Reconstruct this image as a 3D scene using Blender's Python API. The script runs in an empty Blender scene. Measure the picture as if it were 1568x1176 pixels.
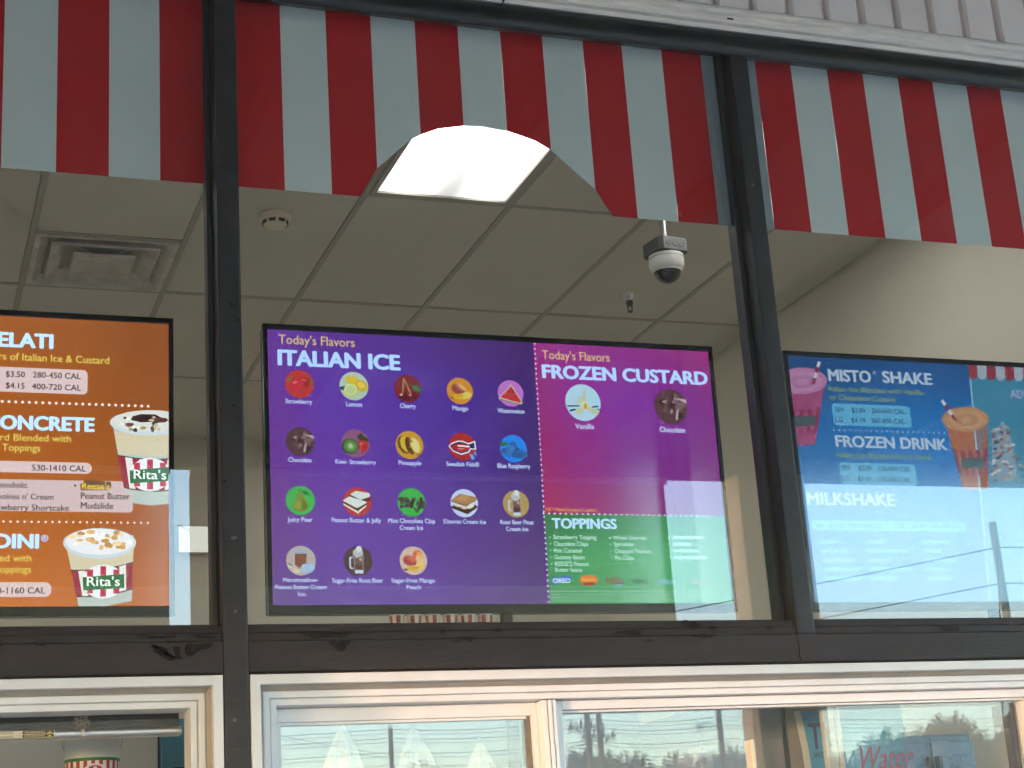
import bpy, bmesh, math, random
from mathutils import Matrix, Vector
R = math.radians
scene = bpy.context.scene
col = scene.collection

# ------------------------------------------------------------------ camera
cam_d = bpy.data.cameras.new('camera'); cam = bpy.data.objects.new('camera', cam_d); col.objects.link(cam)
cam_d.sensor_width = 36.0; cam_d.lens = 59.383; cam_d.clip_start = 0.05; cam_d.clip_end = 2000
right = Vector((0.93954379, -0.33596182, -0.06623536)); up = Vector((-0.03940912, -0.29823014, 0.95368008)); fwd = Vector((0.34015347, 0.89341392, 0.29344024))
m = Matrix.Identity(4)
for i in range(3):
    m[i][0] = right[i]; m[i][1] = up[i]; m[i][2] = -fwd[i]
m[0][3], m[1][3], m[2][3] = 0.0, -4.13, 1.6
cam.matrix_world = m
scene.camera = cam

# ------------------------------------------------------------------ sky, sun, exposure
EXPO = 4.5
SUN_EL, SUN_AZ = R(3.0), R(242)          # azimuth clockwise from +Y: low sun, front left of the shop
world = bpy.data.worlds.new('World'); scene.world = world; world.use_nodes = True
wn = world.node_tree; wn.nodes.clear()
sky = wn.nodes.new('ShaderNodeTexSky'); sky.sky_type = 'NISHITA'; sky.sun_disc = False
sky.sun_rotation = SUN_AZ; sky.air_density = 1.0; sky.dust_density = 1.0; sky.ozone_density = 2.0
sky.sun_elevation = SUN_EL + R(4)
bgn = wn.nodes.new('ShaderNodeBackground'); bgn.inputs['Strength'].default_value = 0.15
wo = wn.nodes.new('ShaderNodeOutputWorld')
wn.links.new(sky.outputs[0], bgn.inputs[0]); wn.links.new(bgn.outputs[0], wo.inputs[0])
sun_d = bpy.data.lights.new('sun', 'SUN'); sun_d.energy = 0.22; sun_d.angle = R(0.6); sun_d.color = (1.0, 0.56, 0.36)
sun = bpy.data.objects.new('sun', sun_d); col.objects.link(sun)
sdir = Vector((math.sin(SUN_AZ)*math.cos(SUN_EL), math.cos(SUN_AZ)*math.cos(SUN_EL), math.sin(SUN_EL)))
sun.rotation_euler = sdir.to_track_quat('Z', 'Y').to_euler(); sun.location = (-20, -12, 12)
vs = scene.view_settings; vs.view_transform = 'Standard'; vs.look = 'None'; vs.gamma = 1.0; vs.exposure = EXPO; vs.use_curve_mapping = False
EF = 2.0**EXPO
cy = scene.cycles
cy.use_denoising = True
try: cy.denoiser = 'OPENIMAGEDENOISE'
except Exception: pass
cy.max_bounces = 8; cy.transparent_max_bounces = 14; cy.diffuse_bounces = 4; cy.glossy_bounces = 4; cy.volume_bounces = 0; cy.use_adaptive_sampling = True; cy.adaptive_threshold = .02
cy.caustics_reflective = False; cy.caustics_refractive = False; cy.sample_clamp_indirect = 6.0

# ------------------------------------------------------------------ helpers
def lin(h, k=1.0):
    if isinstance(h, str):
        c = [int(h[i:i+2], 16)/255 for i in (0, 2, 4)]
        c = [x/12.92 if x <= .04045 else ((x+.055)/1.055)**2.4 for x in c]
    else: c = list(h)
    return (c[0]*k, c[1]*k, c[2]*k, 1.0)

MATS = {}
def mat(name, base, rough=.5, var=.15, scale=6.0, bump=0.0, bscale=60.0, metal=0.0, spec=.5, stretch=(1,1,1), second=None, thresh=None):
    """principled with large and small noise on colour, roughness and relief; second/thresh adds worn patches"""
    if name in MATS: return MATS[name]
    mt = bpy.data.materials.new(name); mt.use_nodes = True; n = mt.node_tree.nodes; l = mt.node_tree.links
    b = n['Principled BSDF']; b.inputs['Roughness'].default_value = rough; b.inputs['Metallic'].default_value = metal
    b.inputs['Specular IOR Level'].default_value = spec
    tc = n.new('ShaderNodeTexCoord'); mp = n.new('ShaderNodeMapping'); mp.inputs['Scale'].default_value = stretch
    geo = n.new('ShaderNodeNewGeometry'); l.new(geo.outputs['Position'], mp.inputs[0])
    nz = n.new('ShaderNodeTexNoise'); nz.inputs['Scale'].default_value = scale; nz.inputs['Detail'].default_value = 6; nz.inputs['Roughness'].default_value = .62
    l.new(mp.outputs[0], nz.inputs['Vector'])
    rp = n.new('ShaderNodeMapRange'); rp.inputs[1].default_value = .3; rp.inputs[2].default_value = .7; rp.inputs[3].default_value = 1-var; rp.inputs[4].default_value = 1+var
    l.new(nz.outputs[0], rp.inputs[0])
    mx = n.new('ShaderNodeMix'); mx.data_type = 'RGBA'; mx.blend_type = 'MULTIPLY'; mx.inputs[0].default_value = 1.0
    mx.inputs[6].default_value = lin(base); l.new(rp.outputs[0], mx.inputs[7])
    outc = mx.outputs[2]
    if second is not None:
        n2 = n.new('ShaderNodeTexNoise'); n2.inputs['Scale'].default_value = scale*1.7; n2.inputs['Detail'].default_value = 9; n2.inputs['Roughness'].default_value = .7
        l.new(mp.outputs[0], n2.inputs['Vector'])
        r2 = n.new('ShaderNodeMapRange'); r2.inputs[1].default_value = thresh; r2.inputs[2].default_value = thresh+.035
        l.new(n2.outputs[0], r2.inputs[0])
        m2 = n.new('ShaderNodeMix'); m2.data_type = 'RGBA'; l.new(r2.outputs[0], m2.inputs[0]); l.new(outc, m2.inputs[6]); m2.inputs[7].default_value = lin(second)
        outc = m2.outputs[2]
    l.new(outc, b.inputs['Base Color'])
    rr = n.new('ShaderNodeMapRange'); rr.inputs[1].default_value = .3; rr.inputs[2].default_value = .7; rr.inputs[3].default_value = max(.03, rough-.08); rr.inputs[4].default_value = min(1, rough+.08)
    l.new(nz.outputs[0], rr.inputs[0]); l.new(rr.outputs[0], b.inputs['Roughness'])
    if bump:
        nb = n.new('ShaderNodeTexNoise'); nb.inputs['Scale'].default_value = bscale; nb.inputs['Detail'].default_value = 4
        l.new(mp.outputs[0], nb.inputs['Vector'])
        bp = n.new('ShaderNodeBump'); bp.inputs['Strength'].default_value = bump; bp.inputs['Distance'].default_value = .004
        l.new(nb.outputs[0], bp.inputs['Height']); l.new(bp.outputs[0], b.inputs['Normal'])
    MATS[name] = mt
    return mt

def screen_mat(name, gain, rough=.11, spec=.8):
    if name in MATS: return MATS[name]
    mt = bpy.data.materials.new(name); mt.use_nodes = True; n = mt.node_tree.nodes; l = mt.node_tree.links
    b = n['Principled BSDF']; b.inputs['Base Color'].default_value = (.012, .012, .013, 1); b.inputs['Roughness'].default_value = rough
    b.inputs['Specular IOR Level'].default_value = spec
    at = n.new('ShaderNodeAttribute'); at.attribute_name = 'Col'
    l.new(at.outputs['Color'], b.inputs['Emission Color']); b.inputs['Emission Strength'].default_value = gain/EF
    MATS[name] = mt; return mt

def print_mat(name, rough=.5):
    if name in MATS: return MATS[name]
    mt = bpy.data.materials.new(name); mt.use_nodes = True; n = mt.node_tree.nodes; l = mt.node_tree.links
    b = n['Principled BSDF']; b.inputs['Roughness'].default_value = rough
    at = n.new('ShaderNodeAttribute'); at.attribute_name = 'Col'
    l.new(at.outputs['Color'], b.inputs['Base Color'])
    MATS[name] = mt; return mt

def glass_mat(name, r0, tint=(.93, .95, .94), dust=.012):
    if name in MATS: return MATS[name]
    mt = bpy.data.materials.new(name); mt.use_nodes = True; n = mt.node_tree.nodes; l = mt.node_tree.links; n.clear()
    out = n.new('ShaderNodeOutputMaterial'); tr = n.new('ShaderNodeBsdfTransparent'); tr.inputs[0].default_value = (*tint, 1)
    gl = n.new('ShaderNodeBsdfGlossy'); gl.inputs['Roughness'].default_value = 0.0; gl.inputs[0].default_value = (.97, .985, 1, 1)
    df = n.new('ShaderNodeBsdfDiffuse'); df.inputs[0].default_value = (.6, .6, .58, 1)
    lw = n.new('ShaderNodeLayerWeight'); lw.inputs[0].default_value = .5
    pw = n.new('ShaderNodeMath'); pw.operation = 'POWER'; l.new(lw.outputs['Facing'], pw.inputs[0]); pw.inputs[1].default_value = 5
    ml = n.new('ShaderNodeMath'); ml.operation = 'MULTIPLY_ADD'; l.new(pw.outputs[0], ml.inputs[0]); ml.inputs[1].default_value = 1-r0; ml.inputs[2].default_value = r0
    m1 = n.new('ShaderNodeMixShader'); l.new(ml.outputs[0], m1.inputs[0]); l.new(tr.outputs[0], m1.inputs[1]); l.new(gl.outputs[0], m1.inputs[2])
    # faint dust and wiped streaks on the pane
    geo = n.new('ShaderNodeNewGeometry'); mp = n.new('ShaderNodeMapping'); mp.inputs['Scale'].default_value = (9, 9, 3); l.new(geo.outputs['Position'], mp.inputs[0])
    nz = n.new('ShaderNodeTexNoise'); nz.inputs['Scale'].default_value = 2.2; nz.inputs['Detail'].default_value = 8; nz.inputs['Roughness'].default_value = .75; l.new(mp.outputs[0], nz.inputs['Vector'])
    mr = n.new('ShaderNodeMapRange'); mr.inputs[1].default_value = .42; mr.inputs[2].default_value = .8; mr.inputs[3].default_value = dust*.3; mr.inputs[4].default_value = dust*3; l.new(nz.outputs[0], mr.inputs[0])
    m2 = n.new('ShaderNodeMixShader'); l.new(mr.outputs[0], m2.inputs[0]); l.new(m1.outputs[0], m2.inputs[1]); l.new(df.outputs[0], m2.inputs[2])
    l.new(m2.outputs[0], out.inputs[0])
    MATS[name] = mt; return mt

class MB:
    """collects polygons (optionally coloured) and builds ONE mesh object"""
    def __init__(s): s.v = []; s.f = []; s.c = []
    def poly(s, pts, c=None):
        b = len(s.v); s.v += [tuple(p) for p in pts]; s.f.append(tuple(range(b, b+len(pts)))); s.c += [c]*len(pts)
    def box(s, x0, x1, y0, y1, z0, z1, c=None):
        P = [(x0,y0,z0),(x1,y0,z0),(x1,y1,z0),(x0,y1,z0),(x0,y0,z1),(x1,y0,z1),(x1,y1,z1),(x0,y1,z1)]
        b = len(s.v); s.v += P; s.c += [c]*8
        s.f += [tuple(b+i for i in q) for q in ((0,3,2,1),(4,5,6,7),(0,1,5,4),(1,2,6,5),(2,3,7,6),(3,0,4,7))]
    def extrude_x(s, prof, x0, x1, c=None):          # prof: list of (y, z), closed
        n = len(prof); b = len(s.v)
        s.v += [(x0, y, z) for y, z in prof] + [(x1, y, z) for y, z in prof]; s.c += [c]*(2*n)
        for i in range(n): j = (i+1) % n; s.f.append((b+i, b+j, b+n+j, b+n+i))
        s.f.append(tuple(b+i for i in reversed(range(n)))); s.f.append(tuple(b+n+i for i in range(n)))
    def extrude_z(s, prof, z0, z1, c=None):          # prof: list of (x, y), closed
        n = len(prof); b = len(s.v)
        s.v += [(x, y, z0) for x, y in prof] + [(x, y, z1) for x, y in prof]; s.c += [c]*(2*n)
        for i in range(n): j = (i+1) % n; s.f.append((b+i, b+j, b+n+j, b+n+i))
        s.f.append(tuple(b+i for i in reversed(range(n)))); s.f.append(tuple(b+n+i for i in range(n)))
    def tube(s, pts, rads, seg=10, c=None, cap=True):
        pts = [Vector(p) for p in pts]
        if not isinstance(rads, (list, tuple)): rads = [rads]*len(pts)
        rings = []
        for i, p in enumerate(pts):
            d = (pts[min(i+1, len(pts)-1)]-pts[max(i-1, 0)]).normalized()
            a = d.orthogonal().normalized() if abs(d.z) < .95 else Vector((1,0,0)); a = (a-d*a.dot(d)).normalized(); bb = d.cross(a)
            b0 = len(s.v); rings.append(b0)
            for k in range(seg):
                t = 2*math.pi*k/seg; s.v.append(tuple(p+(a*math.cos(t)+bb*math.sin(t))*rads[i]))
            s.c += [c]*seg
        for r0, r1 in zip(rings, rings[1:]):
            for k in range(seg): j = (k+1) % seg; s.f.append((r0+k, r0+j, r1+j, r1+k))
        if cap:
            s.f.append(tuple(rings[0]+k for k in reversed(range(seg)))); s.f.append(tuple(rings[-1]+k for k in range(seg)))
    def lathe(s, prof, cx=0, cy_=0, seg=28, c=None):  # prof: (radius, z) from top to bottom
        rings = []
        for r, z in prof:
            b = len(s.v); rings.append(b)
            for k in range(seg):
                t = 2*math.pi*k/seg; s.v.append((cx+r*math.cos(t), cy_+r*math.sin(t), z))
            s.c += [c]*seg
        for r0, r1 in zip(rings, rings[1:]):
            for k in range(seg): j = (k+1) % seg; s.f.append((r0+k, r1+k, r1+j, r0+j))
        s.f.append(tuple(rings[0]+k for k in range(seg))); s.f.append(tuple(rings[-1]+k for k in reversed(range(seg))))
    def mesh(s, name, material, bevel=0, smooth=False):
        me = bpy.data.meshes.new(name); me.from_pydata(s.v, [], s.f)
        if any(x is not None for x in s.c):
            ca = me.color_attributes.new('Col', 'FLOAT_COLOR', 'POINT')
            for i, x in enumerate(s.c): ca.data[i].color = x if x is not None else (1,1,1,1)
        if bevel:
            bm = bmesh.new(); bm.from_mesh(me)
            bmesh.ops.bevel(bm, geom=[e for e in bm.edges if len(e.link_faces) == 2 and e.calc_face_angle(0) > .6], offset=bevel, segments=2, profile=.6, affect='EDGES', clamp_overlap=True)
            bm.to_mesh(me); bm.free()
        if smooth:
            for p in me.polygons: p.use_smooth = True
            try: me.set_sharp_from_angle(angle=R(40))
            except Exception: pass
        if material: me.materials.append(material)
        me.update(); return me
    def build(s, name, material, parent=None, **kw):
        return put(name, s.mesh(name, material, **kw), parent)

def put(name, me, parent=None):
    o = bpy.data.objects.new(name, me); col.objects.link(o)
    if parent is not None: o.parent = parent
    return o
def thing(name, label, cat, loc=(0,0,0), group=None, rot=(0,0,0)):
    o = bpy.data.objects.new(name, None); col.objects.link(o); o.location = loc; o.rotation_euler = rot; o.empty_display_size = .1
    tag(o, label, cat, group); return o
def tag(o, label, cat, group=None):
    o['label'] = label; o['category'] = cat
    if group: o['group'] = group
    return o
def struct(o): o['kind'] = 'structure'; return o
def abox(name, material, parent, *a, bevel=0.0, smooth=False):
    mb = MB(); mb.box(*a); return mb.build(name, material, parent, bevel=bevel, smooth=smooth)
def copy_tree(o, parent=None):
    c = o.copy(); col.objects.link(c); c.parent = parent
    for ch in [x for x in scene.objects if x.parent == o]: copy_tree(ch, c)
    return c

# text: the built-in font turned into a mesh, fitted to a width and a capital height
_cache = {}
def text_geo(body, bold):
    if (body, bold) in _cache: return _cache[(body, bold)]
    cu = bpy.data.curves.new('lettering', 'FONT'); cu.body = body; cu.offset = bold; cu.resolution_u = 3
    ob = bpy.data.objects.new('lettering', cu); col.objects.link(ob)
    me = bpy.data.meshes.new_from_object(ob.evaluated_get(bpy.context.evaluated_depsgraph_get()))
    vv = [v.co.copy() for v in me.vertices]; ff = [tuple(p.vertices) for p in me.polygons]
    bpy.data.objects.remove(ob); bpy.data.curves.remove(cu); bpy.data.meshes.remove(me)
    _cache[(body, bold)] = (vv, ff); return vv, ff
CAP = max(v.y for v in text_geo('H', 0)[0])
def add_text(mb, body, u, v, w, h, colr, bold, y, shear=0.0, slope=0.0):
    if bold > .001:                     # weight from slightly shifted copies, each a hair behind the last
        b2 = bold*.5; ring_ = ((0, 0), (1, 0), (-1, 0), (0, 1), (0, -1), (.7, .7), (-.7, .7), (.7, -.7), (-.7, -.7))
        for k, (dx, dz) in enumerate(ring_ if bold > .03 else ring_[:5]):
            add_text(mb, body, u+h*.5*bold+dx*b2*h, v+dz*b2*h*.6, w-h*bold, h, colr, 0, y+.00003*k, shear, slope)
        return
    vv, ff = text_geo(body, bold)
    x0 = min(p.x for p in vv); x1 = max(p.x for p in vv); sx = w/max(1e-6, x1-x0); sy = h/CAP
    b = len(mb.v)
    for p in vv:
        mb.v.append((u+(p.x-x0)*sx+p.y*sy*shear, y, v+p.y*sy+(p.x-x0)*sx*slope)); mb.c.append(colr)
    mb.f += [tuple(b+i for i in f) for f in ff]

# ------------------------------------------------------------------ materials
M_FRAME = mat('dark brown painted aluminium', (.028, .025, .0265), .46, .35, 5, .25, 90, second=(.012, .008, .006), thresh=.625, stretch=(1, 1, 2.2), spec=.3)
M_SILL = mat('faded brown sill paint', (.032, .0255, .027), .55, .3, 6, .3, 90, second=(.013, .009, .007), thresh=.635, stretch=(.7, 1, 2.5), spec=.2)
M_FRAME2 = mat('black painted header tube', (.005, .0047, .005), .38, .5, 14, .35, 70, second=(.055, .055, .058), thresh=.69)
M_CHIP = mat('bare patch under peeled paint', (.012, .009, .008), .8, .3, 40, .5, 120, spec=.1)
M_WHITE = mat('white vinyl frame', (.66, .665, .70), .38, .06, 7, .12, 45)
M_GASKET = mat('grey weather strip', (.16, .155, .15), .7, .2, 30)  # plain grey for the sash gasket
M_SOFF = mat('white ribbed siding', (.84, .735, .69), .5, .06, 3, .1, 30)
M_TRIM = mat('weathered white trim', (.72, .64, .565), .5, .16, 9, .3, 40, stretch=(1, 6, 6))
M_TILE = mat('ceiling tile', (.72, .685, .60), .95, .07, 1.4, .5, 160)
M_TEE = mat('ceiling grid bar', (.46, .435, .37), .6, .08, 3)
M_WALL = mat('tan painted wall', (.84, .785, .66), .8, .04, 1.2, .2, 60)
M_WALLOUT = mat('tan stucco', (.42, .36, .29), .9, .12, 2.0, .6, 40)
M_BROWN = mat('brown woven mesh', (.34, .26, .19), .95, .22, 18, .5, 300, stretch=(6, 1, 1))
M_HEM = mat('beige canvas', (.66, .60, .48), .95, .1, 5, .3, 120)
M_CONC = mat('concrete', (.31, .28, .265), .9, .15, .6, .4, 20)
M_BLACK = mat('black plastic', (.005, .005, .0055), .2, .2, 10, spec=.3)
M_BLACKM = mat('matt black plastic', (.02, .02, .021), .6, .2, 10)
M_STEEL = mat('galvanised steel', (.42, .42, .40), .42, .22, 45, .2, 80, metal=.85)
M_DARKSTEEL = mat('dull zinc box', (.13, .13, .125), .5, .25, 40, .2, 80, metal=.5)
M_CHROME = mat('chrome', (.80, .78, .75), .3, .1, 20, metal=.85)
M_WPLAST = mat('white plastic', (.66, .66, .63), .4, .05, 5)
M_CREAM = mat('aged cream plastic', (.86, .76, .56), .5, .06, 12)
M_ALU = mat('brushed aluminium', (.55, .56, .57), .35, .12, 8, .1, 60, metal=.8, stretch=(1, 14, 14))
M_DOME = mat('smoked dome', (.012, .010, .010), .06, .1, 4)
M_REDF = mat('red vinyl', (.58, .016, .022), .6, .03, 3, spec=.08)
M_WHITEF = mat('white vinyl film', (.72, .755, .725), .6, .025, 2.5, spec=.1)
M_TAPE = mat('double layer film', (.33, .37, .39), .4, .12, 12, stretch=(5, 1, 1))
M_DARKWOOD = mat('dark stained timber', (.035, .028, .022), .8, .3, 3, .4, 30, stretch=(1, 5, 5))
M_BARK = mat('bark', (.09, .07, .055), .95, .25, 6, .6, 25)
M_LEAF = mat('leaves', (.115, .125, .085), .7, .4, .6)
M_WOOD = mat('weathered pole wood', (.22, .16, .11), .9, .25, 3, .5, 20, stretch=(4, 4, .5))
M_CANVAS = mat('white canvas', (.86, .84, .81), .9, .05, 4, .3, 30)
M_GRASS = mat('grass', (.07, .09, .03), .95, .35, .8, .5, 8)
M_ASPH = mat('asphalt', (.055, .055, .056), .9, .2, .7, .4, 25)
G_UP = glass_mat('storefront glass', .089, dust=.002)
G_LOW = glass_mat('serving window glass', .075)
G_LOW2 = glass_mat('serving window inner glass', .07)

# ------------------------------------------------------------------ the setting
struct(abox('ground', M_CONC, None, -30, 40, -16, 12, -.3, 0))
struct(abox('road', M_ASPH, None, -200, 260, -58, -16, -.3, -.02))
struct(abox('grass_verge', M_GRASS, None, -500, 600, -900, -58, -.35, -.015))
struct(abox('floor', mat('light floor tile', (.48, .44, .38), .5, .2, 4), None, -3.5, 4.12, .2, 5.47, .001, .03))
FZ = 4.326                      # ceiling height
for nm, a in (('wall_right', (4.12, 4.27, .145, 5.62, 0.001, 4.6)), ('wall_back', (-3.65, 4.12, 5.47, 5.62, 0.001, 4.6)), ('wall_left', (-3.65, -3.5, .145, 5.47, 0.001, 4.6))):
    struct(abox(nm, M_WALL, None, *a))
# masonry round the shopfront: below the serving windows, above the glass and both sides
fw = struct(abox('wall_front', M_WALLOUT, None, -3.65, 4.27, .012, .14, 0.001, 1.18))
abox('upper_band', M_WALLOUT, fw, -3.65, 4.27, .02, .14, 4.132, 4.6)
abox('side_pier', M_WALLOUT, fw, -3.65, -.92, .012, .14, 1.18, 4.132)
abox('side_pier', M_WALLOUT, fw, 4.10, 4.27, .012, .14, 1.18, 4.132)
struct(abox('roof', M_WALLOUT, None, -3.65, 4.27, .02, 5.62, 4.605, 4.75))

# ceiling: lay-in tiles on exposed bars
ceil = struct(abox('ceiling', M_TEE, None, -3.5, 4.12, .145, 5.47, FZ+.03, FZ+.06))
GX = [1.093+.6136*k for k in range(-8, 6)]
GXs = [-3.5]+[g for g in GX if -3.45 < g < 4.1]+[4.12]
GY = [.145, .61, 1.84, 3.068, 4.296, 5.47]
DIFF = (GX.index(min(GX, key=lambda g: abs(g-.479))),)
TROFF = [(1.7066, .61), (-1.975, .61), (-.7478, .61), (.4794, .61), (2.9338, .61), (-1.975, 3.682), (-.7478, 3.682), (2.3202, 3.682)]  # first panel is visible; the others are unseen, added to brighten the room
for g in GXs[1:-1]:
    abox('grid_bar', M_TEE, ceil, g-.012, g+.012, .146, 5.469, FZ, FZ+.028)
for k, y in enumerate(GY[1:-1]):
    abox('cross_bar', M_TEE, ceil, -3.499, 4.119, y-.012, y+.012, FZ+.0006, FZ+.027)
abox('cross_bar', M_TEE, ceil, .4794, 1.093, 2.457-.012, 2.457+.012, FZ+.0008, FZ+.0265)
rnd = random.Random(4)
def is_lit(x0, y0): return any(abs(x0-a) < .05 and abs(y0-b) < .05 for a, b in TROFF)
for x0, x1 in zip(GXs, GXs[1:]):
    gy = [.145, .61, 1.84, 3.068, 3.682, 4.91, 5.47] if is_lit(x0, 3.682) else GY
    for y0, y1 in zip(gy, gy[1:]):
        if is_lit(x0, y0): continue
        if abs(x0-.479) < .05 and abs(y0-1.84) < .05: y1 = 2.457
        dz = rnd.uniform(.002, .006)
        t = abox('ceiling_tile', M_TILE, ceil, x0+.0125, x1-.0125, y0+.0125, y1-.0125, FZ+dz, FZ+.022, bevel=.003)

# ------------------------------------------------------------------ white ribbed siding above the shopfront
SZ = 4.178
sid = thing('wall_siding', 'white ribbed siding with a moulded trim above the dark shopfront header', 'siding', (2, -.05, SZ))
bw = .1302; proto = None; xs = 2.5625-bw*51
abox('backing', M_SOFF, sid, -6.2, 7.5, .022, .068, -.02, .56)
for k in range(105):
    if proto is None:
        mb = MB(); mb.extrude_z([(.010, 0), (.016, -.0115), (bw-.016, -.0115), (bw-.010, 0), (bw-.010, .02), (.010, .02)], .004, .558); proto = mb.mesh('siding_board', M_SOFF, bevel=.0018)
    o = put('siding_board', proto, sid); o.location = (xs+k*bw-2, .004, 0)
mb = MB(); mb.extrude_x([(.05, -.046), (.036, -.047), (.028, -.036), (.012, -.034), (.006, -.026), (.004, -.016), (-.006, -.012), (-.012, -.006), (-.013, .003), (-.008, .010), (.05, .012)], -5.5, 2.1)
mb.build('wall_trim', M_TRIM, sid, bevel=.0012)
abox('trim_joint', M_CHIP, sid, -.38, -.3775, .0, .052, -.0478, -.01)
abox('trim_dent', M_CHIP, sid, .345, .366, .0035, .02, -.0265, -.0225)

# ------------------------------------------------------------------ deep timber canopy over the pavement
CZ = 4.75; CY = -7.5
can = thing('canopy', 'dark timber patio canopy mirrored above the sky in the upper panes', 'canopy', (2, -3.75, CZ))
abox('roof_deck', M_DARKWOOD, can, -6.5, 8.0, CY+3.75, 3.68, .16, .3)
for k in range(13): abox('joist', M_DARKWOOD, can, -6.4+1.15*k, -6.28+1.15*k, CY+3.83, 3.66, .002, .158)
abox('edge_beam', M_DARKWOOD, can, -6.5, 8.0, CY+3.67, CY+3.82, -.01, .3)
def column(x0, x1, y0, y1, label, h=CZ-.012):
    t = thing('canopy_column', label, 'column', ((x0+x1)/2, (y0+y1)/2, 0), 'columns carrying the canopy'); w, d = (x1-x0)/2, (y1-y0)/2
    abox('shaft', M_WALLOUT, t, -w, w, -d, d, .3, h, bevel=.012)
    abox('plinth', M_WALLOUT, t, -w-.05, w+.05, -d-.05, d+.05, .001, .3, bevel=.015)
column(6.26, 6.86, -7.58, -7.30, 'brown stucco canopy column mirrored at the right of the middle window')
column(-4.3, -3.8, -7.58, -7.2, 'brown stucco canopy column at the far left corner of the canopy')
def shade(x0, x1, label):
    t = thing('roll_down_shade', label, 'shade', ((x0+x1)/2, CY, 2.96), 'roll-down shades along the canopy edge'); w = (x1-x0)/2
    abox('mesh_panel', M_BROWN, t, -w, w, -.012, -.004, .914, CZ-2.96-.012)
    abox('canvas_panel', M_HEM, t, -w, w, -.011, -.005, .012, .912)
    mb = MB(); mb.tube([(-w, -.008, 0), (w, -.008, 0)], .016, 10); mb.build('bottom_bar', M_STEEL, t)
    mb = MB(); mb.tube([(-w, .035, CZ-2.96-.05), (w, .035, CZ-2.96-.05)], .03, 12); mb.build('roller', M_STEEL, t)
shade(-3.7, 1.822, 'brown mesh roll-down shade mirrored behind the orange screen')
shade(1.969, 5.708, 'brown mesh roll-down shade mirrored behind the purple screen')
# curtains added out of view to cut sky glow and shape the sun patch
def curtain(y0, y1, z0, label):
    t = thing('blocker_curtain', label, 'light blocker', (-4.1 if z0 < 1 else -4.14, (y0+y1)/2, z0), 'unseen curtains added at the left end of the canopy'); d = (y1-y0)/2
    abox('canvas_panel', M_HEM, t, -.006, .006, -d, d, .03, CZ-z0-.004)
    mb = MB(); mb.tube([(0, -d, .02), (0, d, .02)], .018, 10); mb.build('bottom_bar', M_STEEL, t)
curtain(-2.72, -.06, .02, 'added full length beige curtain blocking sky glow nearest the shopfront')
curtain(-4.7, -2.64, 2.52, 'added short beige curtain leaving a sun slot between the long ones')
curtain(-7.15, -4.62, .02, 'added full length beige curtain blocking sky glow at the outer corner')

# ------------------------------------------------------------------ shopfront frame and upper glass
sf = thing('storefront_frame', 'dark brown metal shopfront frame holding three tall upper panes', 'window frame', (1.6, 0, 2.3))
def sx(mb): return mb
def fb(name, material, *a, bevel=.003):
    return abox(name, material, sf, a[0]-1.6, a[1]-1.6, a[2], a[3], a[4]-2.3, a[5]-2.3, bevel=bevel)
fb('mullion', M_FRAME, .769, .832, 0.0, .14, 1.0, 4.112, bevel=.006)
fb('mullion', M_FRAME, 2.367, 2.425, -.001, .14, 2.262, 4.112, bevel=.006)
fb('mullion', M_FRAME, 4.02, 4.10, -.001, .14, 2.0, 4.112, bevel=.006)
fb('mullion', M_FRAME, -.92, -.86, 0.0, .14, 1.0, 4.112, bevel=.006)
prof = []
for k in range(9):
    a = math.pi*(.5-k/8); prof.append((-.004-.018*math.cos(a), (4.091+.040*math.sin(a))-2.3))
prof = [(.139, 4.131-2.3)]+prof+[(.139, 4.118-2.3)]
mb = MB(); mb.extrude_x(prof, -.92-1.6, 4.10-1.6); mb.build('header_tube', M_FRAME2, sf, smooth=True)
def rail(x0, x1):
    z = lambda q: q-2.3
    mb = MB(); mb.extrude_x([(.139, z(2.186)), (0.002, z(2.186)), (0.0, z(2.260)), (.0085, z(2.2635)), (.010, z(2.282)), (.018, z(2.2855)), (.021, z(2.3035)), (.03, z(2.3075)), (.139, z(2.3075))], x0-1.6, x1-1.6)
    return mb.build('sill_rail', M_SILL, sf, bevel=.0012)
rail(-.86, .7685); rail(.8325, 4.02)
mb = MB(); mb.box(2.367-1.6, 2.425-1.6, -.0012, .02, 2.187-2.3, 2.2618-2.3); mb.build('mullion_foot', M_SILL, sf, bevel=.001)
fb('drip_gap', M_CHIP, -.86, .768, .004, .1, 2.1815, 2.1862, bevel=0); fb('drip_gap', M_CHIP, .833, 4.02, .004, .1, 2.1815, 2.1862, bevel=0)
# rounded black gasket in the pane corners and stops beside the glass
for x0, x1 in ((.7525, .7685), (2.349, 2.3665)):
    fb('glazing_stop', M_BLACKM, x0, x1, .055, .10, 2.3078, 4.095, bevel=.003)
for x0, x1 in ((.8325, .8415), (2.4255, 2.4335)):
    fb('glazing_stop', M_BLACKM, x0, x1, .078, .12, 2.3078, 4.095, bevel=.002)
for x0, x1 in ((-.86, .7685), (.8325, 2.3665), (2.4255, 4.02)):
    mb = MB(); mb.poly([(x0-1.6, .075, 2.3078-2.3), (x1-1.6, .075, 2.3078-2.3), (x1-1.6, .075, 4.098-2.3), (x0-1.6, .075, 4.098-2.3)]); mb.build('glass_pane', G_UP, sf)
    fb('inner_ledge', M_WALL, x0+.002, x1-.002, .10, .2, 2.300, 2.3135, bevel=.002)
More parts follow.
